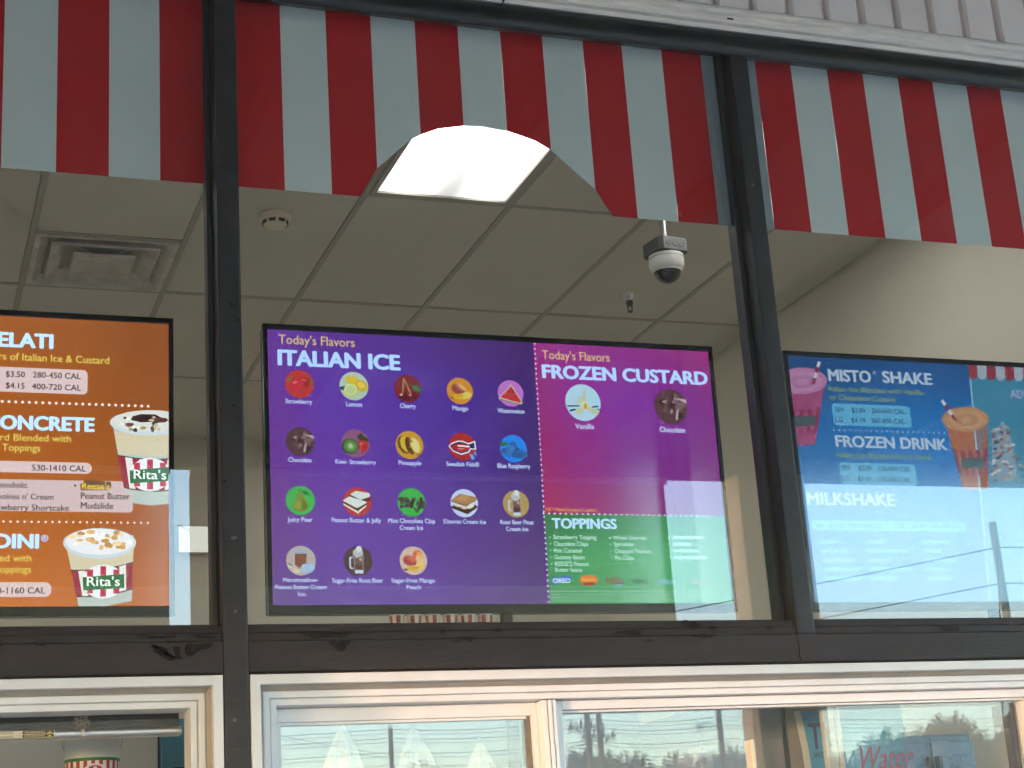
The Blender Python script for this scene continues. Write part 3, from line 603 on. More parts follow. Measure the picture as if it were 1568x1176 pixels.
  ('p', 0, 'sundae cup picture', [('9aa5a0', [(0.5505, 0.1135), (0.7035, 0.1125), (0.7025, -0.1135), (0.6525, -0.1195), (0.5895, -0.1105)]), ('b2aa90', [(0.5555, 0.0855), (0.7035, 0.0845), (0.7025, 0.0215), (0.6525, 0.0175), (0.5665, 0.0235)]), ('c4c2be', [(0.5665, 0.0185), (0.6525, 0.0105), (0.7025, 0.0165), (0.7025, -0.0735), (0.6525, -0.0795), (0.5825, -0.0705)]), ('7e2036', [(0.5665, 0.0185), (0.5855, 0.0155), (0.5975, -0.0735), (0.5825, -0.0705)]), ('7e2036', [(0.6045, 0.0135), (0.6235, 0.0115), (0.6285, -0.0775), (0.6135, -0.0755)]), ('7e2036', [(0.6435, 0.0105), (0.6625, 0.0105), (0.6605, -0.0795), (0.6445, -0.0785)]), ('7e2036', [(0.6815, 0.0115), (0.7005, 0.0125), (0.6915, -0.0775), (0.6755, -0.0785)]), ('7e2036', [(0.7025, 0.0145), (0.7025, 0.0165), (0.7025, -0.0735), (0.7025, -0.0755)]), ('1c3626', [(0.5665, 0.0205), (0.5885, 0.0175), (0.6095, 0.0145), (0.6315, 0.0125), (0.6525, 0.0125), (0.6745, 0.0125), (0.6955, 0.0145), (0.7025, 0.0155), (0.7025, 0.0185), (0.7025, 0.0155), (0.7025, 0.0125), (0.6955, 0.0115), (0.6745, 0.0095), (0.6525, 0.0095), (0.6315, 0.0095), (0.6095, 0.0115), (0.5885, 0.0145), (0.5665, 0.0175)]), ('1c3626', [(0.5825, -0.0685), (0.5995, -0.0725), (0.6175, -0.0745), (0.6345, -0.0765), (0.6525, -0.0775), (0.6695, -0.0775), (0.6875, -0.0765), (0.7025, -0.0745), (0.7025, -0.0725), (0.7025, -0.0755), (0.7025, -0.0775), (0.6875, -0.0795), (0.6695, -0.0805), (0.6525, -0.0805), (0.6345, -0.0795), (0.6175, -0.0775), (0.5995, -0.0755), (0.5825, -0.0715)]), ('c8ccd0', [(0.7025, -0.0315), (0.7025, -0.0455), (0.6985, -0.0585), (0.6875, -0.0685), (0.6725, -0.0755), (0.6565, -0.0795), (0.6395, -0.0785), (0.6245, -0.0735), (0.6115, -0.0655), (0.6015, -0.0545), (0.5975, -0.0405), (0.5965, -0.0265), (0.6015, -0.0135), (0.6115, -0.0015), (0.6245, 0.0075), (0.6395, 0.0135), (0.6565, 0.0145), (0.6735, 0.0115), (0.6875, 0.0055), (0.6995, -0.0045), (0.7025, -0.0175)]), ('9c2a40', [(0.6095, -0.0005), (0.6255, 0.0005), (0.6255, -0.0665), (0.6095, -0.0665)]), ('9c2a40', [(0.6445, 0.0095), (0.6605, 0.0105), (0.6605, -0.0745), (0.6445, -0.0745)]), ('9c2a40', [(0.6795, 0.0015), (0.6955, 0.0015), (0.6955, -0.0645), (0.6795, -0.0655)]), ('1f5a30', [(0.5975, -0.0225), (0.7025, -0.0105), (0.7025, -0.0495), (0.5995, -0.0585)]), ('aab6ba', [(0.7035, 0.1185), (0.7035, 0.1095), (0.7035, 0.1015), (0.7035, 0.0945), (0.7035, 0.0885), (0.7035, 0.0835), (0.6825, 0.0805), (0.6585, 0.0775), (0.6355, 0.0775), (0.6125, 0.0795), (0.5915, 0.0825), (0.5735, 0.0875), (0.5595, 0.0935), (0.5495, 0.1005), (0.5445, 0.1085), (0.5445, 0.1165), (0.5495, 0.1235), (0.5585, 0.1305), (0.5735, 0.1365), (0.5915, 0.1425), (0.6125, 0.1465), (0.6345, 0.1495), (0.6585, 0.1505), (0.6825, 0.1505), (0.7035, 0.1485), (0.7035, 0.1445), (0.7035, 0.1385), (0.7035, 0.1325), (0.7035, 0.1255)]), ('b8bab4', [(0.7035, 0.1195), (0.7035, 0.1135), (0.7035, 0.1075), (0.7035, 0.1015), (0.7035, 0.0965), (0.7015, 0.0935), (0.6805, 0.0895), (0.6585, 0.0885), (0.6365, 0.0875), (0.6155, 0.0885), (0.5955, 0.0915), (0.5785, 0.0955), (0.5655, 0.0995), (0.5565, 0.1055), (0.5515, 0.1115), (0.5515, 0.1185), (0.5565, 0.1245), (0.5655, 0.1305), (0.5785, 0.1365), (0.5955, 0.1415), (0.6145, 0.1455), (0.6365, 0.1475), (0.6585, 0.1485), (0.6805, 0.1485), (0.7015, 0.1465), (0.7035, 0.1435), (0.7035, 0.1385), (0.7035, 0.1325), (0.7035, 0.1265)]), ('2a1a1c', [(0.6865, 0.1285), (0.6635, 0.1175), (0.6275, 0.1145), (0.6005, 0.1205), (0.6055, 0.1315), (0.6285, 0.1385), (0.6675, 0.1385)]), ('4a2622', [(0.7035, 0.1235), (0.6935, 0.1165), (0.6745, 0.1155), (0.6585, 0.1175), (0.6625, 0.1265), (0.6745, 0.1305), (0.6955, 0.1295)]), ('5a3a34', [(0.6095, 0.1075), (0.6035, 0.1025), (0.5925, 0.1005), (0.5865, 0.1035), (0.5845, 0.1095), (0.5935, 0.1125), (0.6045, 0.1125)]), ('2c2426', [(0.6185, 0.0925), (0.6165, 0.0865), (0.6105, 0.0865), (0.6065, 0.0895), (0.6055, 0.0955), (0.6105, 0.0995), (0.6155, 0.0995)]), ('3a3430', [(0.6695, 0.1005), (0.6665, 0.0945), (0.6595, 0.0945), (0.6535, 0.0965), (0.6545, 0.1025), (0.6605, 0.1065), (0.6675, 0.1065)]), ('8a7850', [(0.6435, 0.0995), (0.6395, 0.0955), (0.6315, 0.0935), (0.6265, 0.0965), (0.6265, 0.1005), (0.6315, 0.1035), (0.6385, 0.1025)]), ('cfccc2', [(0.5975, 0.1245), (0.5945, 0.1195), (0.5885, 0.1185), (0.5835, 0.1215), (0.5835, 0.1255), (0.5885, 0.1285), (0.5945, 0.1295)]), ('a89a7c', [(0.6685, 0.1295), (0.6665, 0.1275), (0.6625, 0.1265), (0.6575, 0.1285), (0.6585, 0.1315), (0.6625, 0.1335), (0.6665, 0.1325)]), ('a89a7c', [(0.6715, 0.1035), (0.6695, 0.0995), (0.6655, 0.0985), (0.6625, 0.1005), (0.6625, 0.1055), (0.6655, 0.1075), (0.6695, 0.1065)]), ('3a2c2a', [(0.6675, 0.1125), (0.6665, 0.1085), (0.6615, 0.1065), (0.6575, 0.1095), (0.6575, 0.1145), (0.6615, 0.1175), (0.6665, 0.1165)]), ('a89a7c', [(0.6695, 0.0965), (0.6665, 0.0935), (0.6625, 0.0915), (0.6595, 0.0945), (0.6605, 0.0975), (0.6625, 0.0995), (0.6665, 0.0995)]), ('a89a7c', [(0.6815, 0.0975), (0.6795, 0.0925), (0.6755, 0.0925), (0.6725, 0.0945), (0.6725, 0.0995), (0.6755, 0.1015), (0.6795, 0.1005)]), ('a89a7c', [(0.6645, 0.1215), (0.6625, 0.1185), (0.6555, 0.1185), (0.6485, 0.1195), (0.6485, 0.1225), (0.6555, 0.1255), (0.6625, 0.1245)]), ('3a2c2a', [(0.6635, 0.0925), (0.6625, 0.0885), (0.6585, 0.0875), (0.6555, 0.0905), (0.6545, 0.0955), (0.6585, 0.0985), (0.6635, 0.0975)]), ('cfccc2', [(0.6255, 0.0985), (0.6215, 0.0965), (0.6185, 0.0955), (0.6145, 0.0975), (0.6155, 0.0995), (0.6185, 0.1025), (0.6225, 0.1005)]), ('8c8470', [(0.6085, 0.0935), (0.6065, 0.0905), (0.6005, 0.0885), (0.5955, 0.0915), (0.5945, 0.0955), (0.6005, 0.0985), (0.6055, 0.0975)]), ('a89a7c', [(0.6745, 0.1075), (0.6725, 0.1045), (0.6675, 0.1025), (0.6635, 0.1055), (0.6635, 0.1095), (0.6675, 0.1125), (0.6725, 0.1125)]), ('cfccc2', [(0.5805, 0.1085), (0.5785, 0.1035), (0.5745, 0.1035), (0.5725, 0.1055), (0.5715, 0.1105), (0.5745, 0.1135), (0.5785, 0.1115)]), ('3a2c2a', [(0.6765, 0.1175), (0.6735, 0.1135), (0.6685, 0.1125), (0.6645, 0.1155), (0.6655, 0.1195), (0.6685, 0.1215), (0.6735, 0.1215)]), ('a89a7c', [(0.6015, 0.0985), (0.5995, 0.0965), (0.5965, 0.0955), (0.5945, 0.0965), (0.5935, 0.0995), (0.5965, 0.1015), (0.5995, 0.1005)]), ('3a2c2a', [(0.5895, 0.1255), (0.5885, 0.1235), (0.5835, 0.1225), (0.5805, 0.1235), (0.5805, 0.1275), (0.5835, 0.1295), (0.5875, 0.1285)]), ('cfccc2', [(0.6145, 0.1005), (0.6135, 0.0975), (0.6075, 0.0955), (0.6035, 0.0975), (0.6035, 0.1025), (0.6085, 0.1045), (0.6135, 0.1035)])]),
  ('t', 0, "Rita's", 0.6085, -0.0455, 0.088, 0.025, 'dfe8e4', 0.02),
  ('p', 0, 'crumble cup picture', [('9aa5a0', [(0.4305, -0.2235), (0.6085, -0.2005), (0.6045, -0.3795), (0.5355, -0.3965), (0.4665, -0.3995)]), ('b2aa90', [(0.4355, -0.2445), (0.6085, -0.2225), (0.6075, -0.2725), (0.5195, -0.3015), (0.4455, -0.2945)]), ('c4c2be', [(0.4455, -0.2975), (0.5195, -0.2945), (0.6065, -0.2765), (0.6055, -0.3475), (0.5195, -0.3645), (0.4595, -0.3685)]), ('7e2036', [(0.4455, -0.2975), (0.4635, -0.2975), (0.4755, -0.3685), (0.4595, -0.3685)]), ('7e2036', [(0.4815, -0.2975), (0.4995, -0.2965), (0.5085, -0.3675), (0.4915, -0.3685)]), ('7e2036', [(0.5165, -0.2955), (0.5345, -0.2925), (0.5405, -0.3635), (0.5245, -0.3665)]), ('7e2036', [(0.5525, -0.2895), (0.5705, -0.2855), (0.5725, -0.3565), (0.5565, -0.3605)]), ('7e2036', [(0.5885, -0.2805), (0.6065, -0.2765), (0.6055, -0.3475), (0.5895, -0.3525)]), ('1c3626', [(0.4455, -0.2965), (0.4655, -0.2965), (0.4855, -0.2955), (0.5055, -0.2945), (0.5255, -0.2925), (0.5465, -0.2895), (0.5665, -0.2855), (0.5865, -0.2805), (0.6065, -0.2745), (0.6065, -0.2775), (0.5865, -0.2825), (0.5665, -0.2885), (0.5465, -0.2925), (0.5255, -0.2955), (0.5055, -0.2975), (0.4855, -0.2985), (0.4655, -0.2995), (0.4455, -0.2995)]), ('1c3626', [(0.4595, -0.3665), (0.4775, -0.3665), (0.4955, -0.3665), (0.5145, -0.3655), (0.5325, -0.3635), (0.5505, -0.3605), (0.5685, -0.3565), (0.5875, -0.3515), (0.6055, -0.3465), (0.6055, -0.3495), (0.5875, -0.3545), (0.5685, -0.3595), (0.5505, -0.3635), (0.5325, -0.3665), (0.5145, -0.3685), (0.4965, -0.3695), (0.4775, -0.3695), (0.4595, -0.3695)]), ('c8ccd0', [(0.5845, -0.3275), (0.5825, -0.3415), (0.5745, -0.3535), (0.5635, -0.3635), (0.5495, -0.3705), (0.5335, -0.3735), (0.5175, -0.3725), (0.5015, -0.3675), (0.4885, -0.3585), (0.4795, -0.3475), (0.4745, -0.3345), (0.4745, -0.3215), (0.4795, -0.3085), (0.4885, -0.2965), (0.5015, -0.2885), (0.5165, -0.2835), (0.5325, -0.2825), (0.5495, -0.2855), (0.5635, -0.2915), (0.5745, -0.3015), (0.5825, -0.3145)]), ('9c2a40', [(0.4865, -0.2955), (0.5025, -0.2955), (0.5025, -0.3595), (0.4875, -0.3595)]), ('9c2a40', [(0.5215, -0.2865), (0.5365, -0.2865), (0.5365, -0.3685), (0.5215, -0.3685)]), ('9c2a40', [(0.5555, -0.2955), (0.5715, -0.2955), (0.5715, -0.3605), (0.5555, -0.3605)]), ('1f5a30', [(0.4755, -0.3165), (0.5835, -0.3075), (0.5845, -0.3455), (0.4775, -0.3515)]), ('aab6ba', [(0.6155, -0.2215), (0.6135, -0.2315), (0.6065, -0.2405), (0.5955, -0.2495), (0.5815, -0.2565), (0.5645, -0.2615), (0.5445, -0.2655), (0.5245, -0.2675), (0.5035, -0.2665), (0.4845, -0.2645), (0.4665, -0.2595), (0.4505, -0.2535), (0.4375, -0.2465), (0.4295, -0.2375), (0.4245, -0.2285), (0.4245, -0.2195), (0.4285, -0.2105), (0.4375, -0.2035), (0.4495, -0.1965), (0.4655, -0.1905), (0.4835, -0.1865), (0.5035, -0.1835), (0.5235, -0.1835), (0.5445, -0.1845), (0.5635, -0.1875), (0.5805, -0.1915), (0.5955, -0.1975), (0.6065, -0.2055), (0.6135, -0.2135)]), ('c6c8cc', [(0.6085, -0.2205), (0.6065, -0.2275), (0.6005, -0.2345), (0.5905, -0.2415), (0.5765, -0.2475), (0.5605, -0.2515), (0.5435, -0.2545), (0.5245, -0.2555), (0.5045, -0.2555), (0.4865, -0.2535), (0.4695, -0.2505), (0.4555, -0.2455), (0.4435, -0.2395), (0.4355, -0.2325), (0.4315, -0.2255), (0.4315, -0.2175), (0.4355, -0.2105), (0.4435, -0.2035), (0.4545, -0.1975), (0.4685, -0.1925), (0.4855, -0.1885), (0.5045, -0.1865), (0.5235, -0.1855), (0.5425, -0.1865), (0.5605, -0.1895), (0.5765, -0.1935), (0.5905, -0.1985), (0.6005, -0.2055), (0.6065, -0.2125)]), ('a07840', [(0.5735, -0.1955), (0.5695, -0.2015), (0.5625, -0.2025), (0.5555, -0.1985), (0.5545, -0.1925), (0.5615, -0.1895), (0.5705, -0.1905)]), ('b08850', [(0.5875, -0.2345), (0.5845, -0.2405), (0.5765, -0.2405), (0.5685, -0.2375), (0.5705, -0.2315), (0.5765, -0.2275), (0.5855, -0.2275)]), ('e0dcd4', [(0.5145, -0.2015), (0.5105, -0.2055), (0.5025, -0.2065), (0.4925, -0.2045), (0.4955, -0.1995), (0.5015, -0.1965), (0.5105, -0.1965)]), ('c09a60', [(0.5065, -0.1945), (0.5055, -0.1995), (0.4975, -0.2005), (0.4905, -0.1975), (0.4915, -0.1915), (0.4965, -0.1885), (0.5045, -0.1895)]), ('e0dcd4', [(0.4865, -0.1985), (0.4815, -0.2045), (0.4735, -0.2055), (0.4685, -0.2015), (0.4685, -0.1955), (0.4735, -0.1905), (0.4805, -0.1925)]), ('d8d4cc', [(0.6065, -0.2225), (0.6025, -0.2265), (0.5955, -0.2265), (0.5895, -0.2245), (0.5915, -0.2205), (0.5955, -0.2175), (0.6025, -0.2195)]), ('d2b888', [(0.5375, -0.2195), (0.5365, -0.2235), (0.5295, -0.2235), (0.5255, -0.2215), (0.5245, -0.2185), (0.5295, -0.2165), (0.5345, -0.2165)]), ('e0dcd4', [(0.5025, -0.2035), (0.4995, -0.2085), (0.4915, -0.2095), (0.4855, -0.2065), (0.4855, -0.2015), (0.4915, -0.1985), (0.4995, -0.1995)]), ('a07840', [(0.5665, -0.2095), (0.5645, -0.2135), (0.5575, -0.2145), (0.5515, -0.2125), (0.5515, -0.2075), (0.5575, -0.2045), (0.5655, -0.2055)]), ('b08850', [(0.5545, -0.2305), (0.5515, -0.2365), (0.5445, -0.2385), (0.5365, -0.2335), (0.5365, -0.2275), (0.5435, -0.2245), (0.5505, -0.2255)]), ('a07840', [(0.5065, -0.2145), (0.5015, -0.2195), (0.4915, -0.2215), (0.4835, -0.2175), (0.4845, -0.2115), (0.4915, -0.2085), (0.5005, -0.2085)]), ('c09a60', [(0.5295, -0.2355), (0.5285, -0.2405), (0.5235, -0.2435), (0.5175, -0.2395), (0.5185, -0.2325), (0.5225, -0.2285), (0.5285, -0.2305)]), ('b08850', [(0.5175, -0.2235), (0.5145, -0.2265), (0.5105, -0.2285), (0.5055, -0.2255), (0.5065, -0.2205), (0.5095, -0.2175), (0.5155, -0.2195)]), ('a07840', [(0.5765, -0.2315), (0.5725, -0.2375), (0.5655, -0.2395), (0.5615, -0.2345), (0.5595, -0.2285), (0.5665, -0.2255), (0.5725, -0.2275)]), ('a07840', [(0.5445, -0.2165), (0.5415, -0.2225), (0.5315, -0.2235), (0.5235, -0.2205), (0.5225, -0.2145), (0.5305, -0.2115), (0.5395, -0.2125)]), ('c09a60', [(0.5755, -0.2245), (0.5725, -0.2295), (0.5615, -0.2295), (0.5525, -0.2275), (0.5545, -0.2225), (0.5615, -0.2195), (0.5715, -0.2195)]), ('d2b888', [(0.5435, -0.2315), (0.5425, -0.2375), (0.5375, -0.2395), (0.5325, -0.2355), (0.5315, -0.2285), (0.5375, -0.2245), (0.5425, -0.2245)]), ('a07840', [(0.5495, -0.2285), (0.5465, -0.2345), (0.5375, -0.2355), (0.5315, -0.2315), (0.5315, -0.2255), (0.5375, -0.2205), (0.5475, -0.2225)]), ('d2b888', [(0.4755, -0.2035), (0.4705, -0.2085), (0.4645, -0.2095), (0.4595, -0.2055), (0.4595, -0.2005), (0.4645, -0.1975), (0.4695, -0.1995)]), ('e0dcd4', [(0.5345, -0.2005), (0.5315, -0.2045), (0.5265, -0.2065), (0.5225, -0.2025), (0.5225, -0.1975), (0.5265, -0.1945), (0.5325, -0.1955)]), ('d2b888', [(0.4565, -0.2075), (0.4555, -0.2115), (0.4455, -0.2125), (0.4375, -0.2095), (0.4365, -0.2055), (0.4455, -0.2035), (0.4555, -0.2035)]), ('d2b888', [(0.5775, -0.2265), (0.5715, -0.2315), (0.5635, -0.2325), (0.5555, -0.2295), (0.5575, -0.2245), (0.5635, -0.2205), (0.5725, -0.2205)]), ('c09a60', [(0.5095, -0.2215), (0.5095, -0.2255), (0.5015, -0.2265), (0.4955, -0.2245), (0.4975, -0.2195), (0.5015, -0.2165), (0.5085, -0.2175)]), ('a07840', [(0.4815, -0.1985), (0.4805, -0.2025), (0.4695, -0.2025), (0.4595, -0.2005), (0.4605, -0.1965), (0.4685, -0.1925), (0.4775, -0.1945)]), ('c09a60', [(0.4775, -0.2165), (0.4735, -0.2195), (0.4665, -0.2205), (0.4595, -0.2185), (0.4595, -0.2145), (0.4665, -0.2135), (0.4745, -0.2135)]), ('d8d4cc', [(0.5365, -0.2095), (0.5325, -0.2125), (0.5225, -0.2145), (0.5145, -0.2115), (0.5125, -0.2075), (0.5215, -0.2045), (0.5315, -0.2065)]), ('d2b888', [(0.5475, -0.2075), (0.5465, -0.2125), (0.5405, -0.2145), (0.5365, -0.2095), (0.5355, -0.2055), (0.5405, -0.2015), (0.5465, -0.2025)]), ('d8d4cc', [(0.4645, -0.2285), (0.4625, -0.2315), (0.4545, -0.2325), (0.4495, -0.2305), (0.4485, -0.2265), (0.4545, -0.2235), (0.4625, -0.2245)]), ('b08850', [(0.5655, -0.2095), (0.5625, -0.2155), (0.5555, -0.2155), (0.5505, -0.2125), (0.5485, -0.2065), (0.5555, -0.2015), (0.5625, -0.2025)]), ('c09a60', [(0.5005, -0.2135), (0.4975, -0.2195), (0.4885, -0.2205), (0.4815, -0.2165), (0.4845, -0.2105), (0.4895, -0.2085), (0.4965, -0.2085)]), ('b08850', [(0.5455, -0.2035), (0.5425, -0.2075), (0.5365, -0.2085), (0.5325, -0.2055), (0.5325, -0.2015), (0.5365, -0.1985), (0.5425, -0.2005)]), ('c09a60', [(0.5065, -0.1945), (0.5025, -0.1995), (0.4925, -0.2005), (0.4845, -0.1975), (0.4835, -0.1925), (0.4925, -0.1885), (0.5035, -0.1895)]), ('c09a60', [(0.5895, -0.2255), (0.5855, -0.2285), (0.5805, -0.2305), (0.5755, -0.2275), (0.5755, -0.2225), (0.5795, -0.2205), (0.5855, -0.2215)]), ('d2b888', [(0.5825, -0.1995), (0.5795, -0.2055), (0.5735, -0.2055), (0.5685, -0.2025), (0.5695, -0.1965), (0.5735, -0.1925), (0.5785, -0.1935)])]),
  ('t', 0, "Rita's", 0.4865, -0.3395, 0.086, 0.024, 'dfe8e4', 0.02),
  ('t', 2, 'MISTO', -0.5615, 0.3265, 0.161, 0.038, '9fb2c6', 0.13),
  ('t', 2, '®', -0.3915, 0.3545, 0.012, 0.012, '9fb2c6', 0.01),
  ('t', 2, 'SHAKE', -0.3585, 0.3285, 0.191, 0.038, '9fb2c6', 0.13),
  ('t', 2, 'Italian Ice Blended with Vanilla', -0.5645, 0.2915, 0.356, 0.017, '7e9448', 0.025),
  ('t', 2, 'or Chocolate Custard', -0.5645, 0.2625, 0.244, 0.018, '7e9448', 0.025),
  ('r', 2, -0.5605, 0.1775, 0.292, 0.073, 0.011, '4f9cc4'),
  ('t', 2, 'SM', -0.5495, 0.2215, 0.029, 0.016, '15304e', 0.03),
  ('t', 2, '$3.89', -0.4895, 0.2215, 0.051, 0.017, '15304e', 0.03),
  ('t', 2, '260-600 CAL', -0.4145, 0.2225, 0.127, 0.017, '15304e', 0.03),
  ('t', 2, 'LG', -0.5545, 0.1875, 0.029, 0.017, '15304e', 0.03),
  ('t', 2, '$4.19', -0.4945, 0.1875, 0.051, 0.017, '15304e', 0.03),
  ('t', 2, '360-850 CAL', -0.4195, 0.1895, 0.126, 0.016, '15304e', 0.03),
  ('d', 2, -0.5635, 0.1615, -0.1485, 0.1635, 22, 0.003, '9cc0d8'),
  ('t', 2, 'FROZEN DRINK', -0.5635, 0.1065, 0.42, 0.036, '9fb2c6', 0.13),
  ('t', 2, 'Italian Ice Blended Into a Drink', -0.5635, 0.0705, 0.354, 0.018, '7e9448', 0.025),
  ('r', 2, -0.5585, -0.0175, 0.281, 0.072, 0.011, '4f9cc4'),
  ('t', 2, 'SM', -0.5505, 0.0295, 0.029, 0.016, '15304e', 0.03),
  ('t', 2, '$3.09', -0.4905, 0.0295, 0.048, 0.016, '15304e', 0.03),
  ('t', 2, '130-450 CAL', -0.4165, 0.0295, 0.123, 0.016, '15304e', 0.03),
  ('t', 2, 'LG', -0.5555, -0.0065, 0.028, 0.017, '15304e', 0.03),
  ('t', 2, '$3.59', -0.4965, -0.0065, 0.049, 0.016, '15304e', 0.03),
  ('t', 2, '170-580 CAL', -0.4215, -0.0065, 0.122, 0.016, '15304e', 0.03),
  ('t', 2, 'MILKSHAKE', -0.6915, -0.0845, 0.322, 0.038, '9fb2c6', 0.13),
  ('r', 2, -0.6835, -0.1665, 0.565, 0.032, 0.01, '4f9cc4'),
  ('t', 2, 'SM', -0.6705, -0.1595, 0.028, 0.014, '15304e', 0.012),
  ('t', 2, '$4.89', -0.6195, -0.1595, 0.052, 0.015, '15304e', 0.012),
  ('t', 2, '510-1020 CAL', -0.5485, -0.1585, 0.119, 0.015, '15304e', 0.012),
  ('t', 2, 'LG', -0.3815, -0.1565, 0.029, 0.015, '15304e', 0.012),
  ('t', 2, '$5.49', -0.3235, -0.1565, 0.054, 0.015, '15304e', 0.012),
  ('t', 2, '730-1500 CAL', -0.2505, -0.1555, 0.119, 0.015, '15304e', 0.012),
  ('r', 2, -0.6625, -0.2095, 0.073, 0.012, 0.005, '4a90bc'),
  ('r', 2, -0.6615, -0.2385, 0.101, 0.012, 0.005, '4a90bc'),
  ('r', 2, -0.6605, -0.2675, 0.115, 0.012, 0.005, '4a90bc'),
  ('r', 2, -0.6605, -0.2965, 0.134, 0.012, 0.005, '4a90bc'),
  ('r', 2, -0.6595, -0.3255, 0.138, 0.013, 0.005, '4a90bc'),
  ('r', 2, -0.4975, -0.2075, 0.079, 0.012, 0.004, '4a90bc'),
  ('r', 2, -0.4975, -0.2365, 0.152, 0.011, 0.004, '4a90bc'),
  ('r', 2, -0.4965, -0.2665, 0.083, 0.012, 0.004, '4a90bc'),
  ('r', 2, -0.4965, -0.2955, 0.156, 0.012, 0.004, '4a90bc'),
  ('r', 2, -0.4955, -0.3255, 0.107, 0.013, 0.005, '4a90bc'),
  ('r', 2, -0.2905, -0.2065, 0.106, 0.012, 0.005, '4a90bc'),
  ('r', 2, -0.2905, -0.2365, 0.071, 0.013, 0.005, '4a90bc'),
  ('r', 2, -0.2905, -0.2655, 0.125, 0.012, 0.004, '4a90bc'),
  ('r', 2, -0.2905, -0.2955, 0.096, 0.012, 0.004, '4a90bc'),
  ('r', 2, -0.2905, -0.3255, 0.1, 0.013, 0.005, '4a90bc'),
  ('p', 2, 'striped awning picture', [('2c7290', [(-0.0115, 0.4115), (0.4045, 0.4145), (0.2285, -0.4795), (-0.0635, -0.4775)]), ('7ea8bc', [(-0.0155, 0.4115), (-0.0095, 0.4115), (-0.0595, -0.4565), (-0.0665, -0.4565)]), ('7c2836', [(-0.0175, 0.4095), (0.0185, 0.4095), (0.0155, 0.3695), (0.0045, 0.3545), (-0.0135, 0.3545), (-0.0205, 0.3675)]), ('8c9aa8', [(0.0185, 0.4095), (0.0555, 0.4095), (0.0525, 0.3695), (0.0405, 0.3555), (0.0225, 0.3545), (0.0155, 0.3675)]), ('7c2836', [(0.0555, 0.4095), (0.0915, 0.4105), (0.0885, 0.3695), (0.0765, 0.3555), (0.0585, 0.3545), (0.0515, 0.3675)]), ('8c9aa8', [(0.0915, 0.4105), (0.1285, 0.4105), (0.1255, 0.3695), (0.1135, 0.3555), (0.0955, 0.3545), (0.0885, 0.3685)]), ('7c2836', [(0.1285, 0.4105), (0.1655, 0.4105), (0.1625, 0.3695), (0.1505, 0.3555), (0.1315, 0.3545), (0.1255, 0.3685)]), ('8c9aa8', [(0.1655, 0.4105), (0.2025, 0.4105), (0.1995, 0.3705), (0.1875, 0.3555), (0.1685, 0.3545), (0.1615, 0.3685)]), ('7c2836', [(0.2025, 0.4105), (0.2405, 0.4115), (0.2365, 0.3705), (0.2245, 0.3555), (0.2055, 0.3555), (0.1985, 0.3685)]), ('8c9aa8', [(0.2405, 0.4115), (0.2775, 0.4115), (0.2735, 0.3705), (0.2615, 0.3565), (0.2425, 0.3555), (0.2365, 0.3685)]), ('7c2836', [(0.2775, 0.4115), (0.3155, 0.4115), (0.3115, 0.3705), (0.2995, 0.3565), (0.2805, 0.3555), (0.2735, 0.3695)]), ('8c9aa8', [(0.3155, 0.4115), (0.3525, 0.4115), (0.3495, 0.3705), (0.3365, 0.3565), (0.3175, 0.3555), (0.3115, 0.3695)]), ('7c2836', [(0.3525, 0.4115), (0.3905, 0.4125), (0.3865, 0.3715), (0.3745, 0.3565), (0.3555, 0.3555), (0.3485, 0.3695)])]),
  ('t', 2, 'ADD', 0.1345, 0.2955, 0.079, 0.028, '9a98c0', 0.03),
  ('p', 2, 'underline', [('6a6a9c', [(0.1275, 0.2895), (0.2205, 0.2895), (0.2195, 0.2865), (0.1275, 0.2865)])]),
